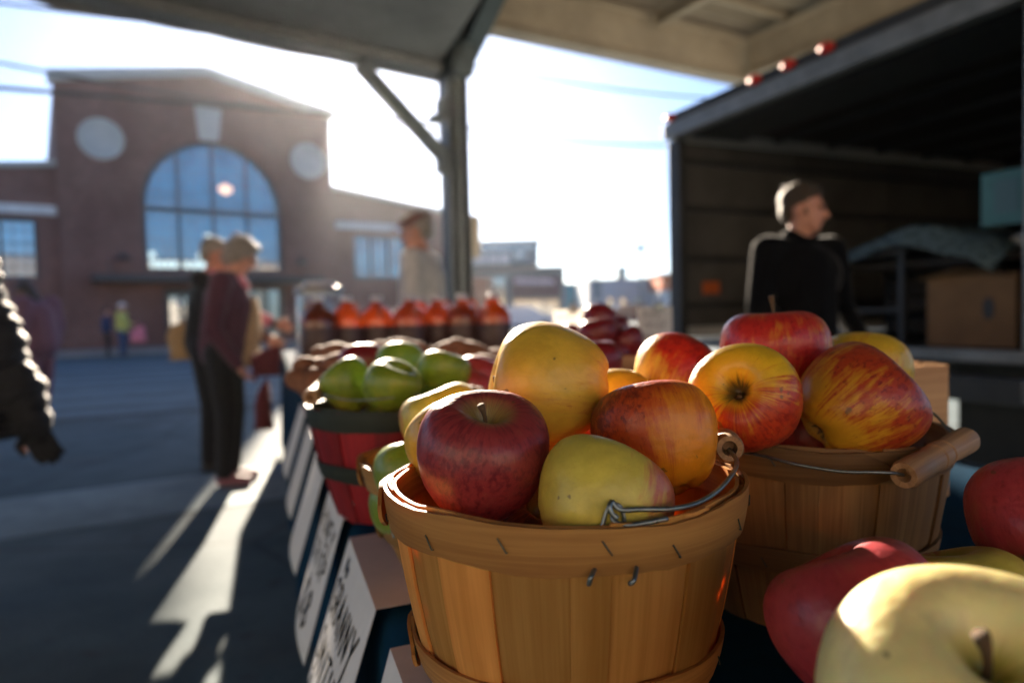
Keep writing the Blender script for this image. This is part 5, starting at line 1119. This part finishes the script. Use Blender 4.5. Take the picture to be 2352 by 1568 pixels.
# woman in maroon, facing the stall (photo right)
def w_extra(o, J, hp_, hr):
    g = G()
    for sx in (-1, 1): g.tube([hp_(.033*sx+.024*math.cos(a), .098, .006+.02*math.sin(a)) for a in [k*PI/6 for k in range(13)]], .002, 6); g.tube([hp_(.057*sx,.098,.008), hp_(.08*sx,.0,.0)], .002, 6)
    g.build('spectacles', M['alu'], o, True)
    blob_obj('collar', [('c', J['neck']+Vector((-.04,.05,-.03)), .03, J['chest']+Vector((.0,.135,.10)), .022), ('c', J['neck']+Vector((.04,.05,-.03)), .03, J['chest']+Vector((.03,.135,.10)), .022)], .009, M['pink'], o, 2)
wpose = dict(chest=(0,.04,1.24), neck=(0,.075,1.43), head=(0,.145,1.555), sR=(.18,.05,1.37), sL=(-.18,.05,1.37), eR=(.24,.0,1.06), eL=(-.22,.05,1.09), wR=(.22,.16,.80), wL=(-.12,.28,.98))
pw = person((-1.82, 4.30, 0), R(-82), 'woman in a maroon cardigan with silver hair looking down at the stall', 1.57, 'skin', 'maroon', 'black_cloth', 'hair_grey', 'pinkshoe', wpose, (0, R(-28)), .009, 'bob', w_extra, 1.12)
def strapbag(name, c, size, m, label, cat, rz=0.0, strap=None, taper=.8, strapm=None):
    o = thing(name, c, label, cat, rz=rz); g = G(); x, y, z = size[0]/2, size[1]/2, size[2]
    v = []
    for j in range(7):
        t = j/6; kk = 1-(1-taper)*t; bul = 1+.35*math.sin(PI*t)
        v += [Vector((x*kk*a*(1+.10*math.sin(7*t+a*3)), y*bul*b_*(.35+.65*(1-t))*(1+.15*math.sin(9*t+a*5)), z*t+(.05*z*math.sin(a*2.3) if t > .8 else 0)+.12*z*a*t)) for a, b_ in ((-1,-.6),(-.6,-1),(0,-1.1),(.6,-1),(1,-.6),(1,.6),(.6,1),(0,1.1),(-.6,1),(-1,.6))]
    g.add(v, [(j*10+i, j*10+(i+1)%10, (j+1)*10+(i+1)%10, (j+1)*10+i) for j in range(6) for i in range(10)]+[tuple(range(10))[::-1], tuple(range(60,70))])
    g.build('bag_body', M[m], o, True, loc=None)
    if strap: g = G(); g.tube(spline(strap, 6), .008, 6); g.build('strap', M[strapm or m], o, True)
    return o
strapbag('tote_bag', at(554, 842, 4.34), (.25,.12,.38), 'tan', 'stiff tan canvas bag held against the woman in maroon', 'bag', R(12), [(-.10,.02,.36),(-.12,.1,.5),(-.1,.16,.52)], .92)
strapbag('tote_bag', at(436, 826, 4.75), (.26,.12,.28), 'tan', 'tan canvas bag behind the back of the woman in maroon', 'bag', R(24), None, .95)
strapbag('handbag', at(613, 862, 3.68), (.16,.07,.14), 'dkred', 'dark red handbag held low in front of the woman', 'bag', R(20), None, .9)
strapbag('shopping_bag', at(607, 985, 3.64), (.10,.07,.24), 'dkred', 'dark red shopping bag hanging near the woman knees', 'bag', R(5), [(-.03,0,.25),(-.04,0,.34),(-.05,0,.40)], .55)
g = G(); g.box((0,0,0), (.16,.004,.26), Matrix.Rotation(R(-12), 3, 'Y')); o = g.build('paper_folder', mat('backlight_tinted_paper', (.62,.40,.22), .7, .1, 9), None); o.location = at(566,742,4.34); o.rotation_euler = (R(15),0,R(20)); tag(o, 'paper folder coloured for orange backlight, tucked into the tan bag', 'folder')  # orange light coming through the paper is painted as its colour
# companion behind reaching to the stall
ppose = dict(chest=(0,.03,1.25), neck=(0,.05,1.43), head=(0,.10,1.575), eR=(.20,.24,1.17), wR=(.13,.50,1.06), wL=(-.2,.2,.95))
person((-2.12, 4.72, 0), R(-72), 'man in dark clothes behind the woman, pink sleeve reaching to the stall', 1.60, 'skin2', 'black_cloth', 'black_cloth', 'hair_grey', 'shoe', ppose, (R(0), R(-12)), .010, 'short', lambda o, J, hp_, hr: (blob_obj('sleeve', [('c', lerp(J['sR'],J['eR'],.75), .060, J['eR'], .060), ('c', J['eR'], .060, lerp(J['eR'],J['wR'],.75), .050)], .010, M['pink'], o, 2), blob_obj('collar', [('c', J['neck']+Vector((-.05,0,.0)), .045, J['neck']+Vector((.05,.02,.0)), .045)], .010, M['pink'], o, 2)))
# man in the cap behind the jugs
def cap_extra(o, J, hp_, hr):
    blob_obj('cap', [('e', hp_(0,-.012,.062), (.092,.108,.068), hr), ('c', hp_(-.045,.10,.055), .012, hp_(.045,.10,.055), .012), ('c', hp_(-.03,.15,.046), .010, hp_(.03,.15,.046), .010)], .008, M['cap_rust'], o, 2)
person((-.58, 4.50, 0), R(78), 'man in a rust cap and grey shirt standing behind the cider jugs', 1.70, 'skin2', 'grey_shirt', 'navy', 'hair_grey', 'shoe', dict(eR=(.23,.08,1.12), wR=(.15,.28,1.02)), (0, R(-12)), .010, 'short', cap_extra, 1.12)
# man in black by the truck, profile to the right
person((1.29, 3.05, 0), R(-163), 'man in a black sweater standing before the truck, head turned to the right', 1.56, 'skin2', 'black_sweater', 'black_cloth', 'hair_brown', 'shoe', dict(eL=(-.27,-.03,1.12), eR=(.25,.02,1.12), wL=(-.2,.18,.95), wR=(.2,.2,.95)), (R(40), R(-5)), .008, 'short', lambda o, J, hp_, hr: (blob_obj('collar', [('c', J['neck']+Vector((-.03,0,.0)), .070, J['neck']+Vector((.03,.0,.0)), .070), ('c', J['neck']-Vector((0,0,.06)), .085, J['neck']+Vector((0,0,.012)), .070)], .008, M['black_sweater'], o, 2), blob_obj('neck_muscle', [('c', hp_(0,.0,-.05), .062, J['neck'], .064)], .008, M['skin2'], o, 2)), 1.16)
# passer-by in the black quilted coat, cut by the left edge
def puff(o, J, hp_, hr):
    P = []
    for s in 'RL':
        a, b_, c = J['s'+s], J['e'+s], J['w'+s]
        for k in range(14):
            t = k/13; q_ = lerp(a, b_, t*2) if t < .5 else lerp(b_, c, (t-.5)*1.9)
            d = (b_-a if t < .5 else c-b_).normalized(); P.append(('e', q_, (.092-.022*t+.012*math.sin(k*2.4), .092-.022*t+.010*math.cos(k*1.7), .040+.008*math.sin(k*4.1)), d.to_track_quat('Z','Y').to_matrix()))
    for k in range(12): z = 1.38-.062*k; P.append(('e', (0,.0,z), (.235+.020*k-(.05 if k == 0 else 0), .175+.010*k, .050)))
    P += [('c', lerp(J['e'+s], J['w'+s], .8), .06, lerp(J['e'+s], J['w'+s], 1.02), .05) for s in 'RL']
    blob_obj('quilted_coat', P, .009, M['puffer'], o, 4)
    for s in 'RL': blob_obj('glove', hand_parts(J['w'+s], J['e'+s], (0,.9,-.4), 1.1), .006, M['black_cloth'], o, 2)
person((-1.98, 2.16, 0), R(2), 'passer-by in a glossy black quilted coat cut by the left edge', 1.70, 'skin', 'black_cloth', 'black_cloth', 'hair_black', 'shoe', dict(sR=(.21,0,1.36), eR=(.34,-.03,1.04), wR=(.45,-.01,.71), aR=(.02,.10,.09), kR=(.08,.12,.49), aL=(-.08,-.2,.1)), (0,0), .009, 'long', puff)
# mauve fleece person farther away
person((-5.22, 7.55, 0), R(75), 'person in mauve fleece with black hair, back turned at the left', 1.55, 'skin3', 'mauve', 'mauve', 'hair_black', 'shoe', dict(chest=(0,.06,1.24), neck=(0,.12,1.41), head=(0,.2,1.54), aR=(.1,.1,.09)), (0, R(-25)), .016, 'long', None, 1.5)
# far pedestrians
person((-12.45, 21.0, 0), R(-60), 'distant pedestrian in a dark blue coat by the hall wall', 1.5, 'skin', 'blue_coat', 'black_cloth', 'hair_black', 'shoe', None, (0,0), .025, 'short', None, 1.1)
person((-11.75, 20.6, 0), R(-90), 'distant pedestrian in a yellow-green jacket and jeans by the hall', 1.6, 'skin', 'yellowgreen', 'bluejean', 'hair_grey', 'shoe', dict(eR=(.25,.2,1.15), wR=(.15,.42,1.05)), (0,0), .025, 'short', lambda o, J, hp_, hr: blob_obj('sun_hat', [('e', hp_(0,0,.07), (.17,.18,.018)), ('e', hp_(0,0,.10), (.1,.1,.07))], .018, M['paper'], o, 2), 1.2)
strapbag('shoulder_bag', at(318, 785, 20.4), (.42,.22,.42), 'pink', 'bright pink bag carried by the distant yellow-green pedestrian', 'bag', 0, [(-.1,0,.4),(0,0,.6),(.1,0,.4)], .8)

# ---------------------------------------------------------------- haze volume added for sun glow and veiling glare
hz = bpy.data.materials.new('sun_glow_haze'); hz.use_nodes = True; t_ = hz.node_tree; t_.nodes.clear()
ho = t_.nodes.new('ShaderNodeOutputMaterial'); pv_ = t_.nodes.new('ShaderNodeVolumePrincipled')
pv_.inputs['Color'].default_value = (.92, .95, 1, 1); pv_.inputs['Density'].default_value = .00024; pv_.inputs['Anisotropy'].default_value = .82
t_.links.new(pv_.outputs[0], ho.inputs['Volume'])
g = G(); g.box((10, 45, 5.5), (240, 170, 13)); o = g.build('haze', hz); tag(o, 'thin added haze standing in for sun glow and veiling glare', kind='stuff')
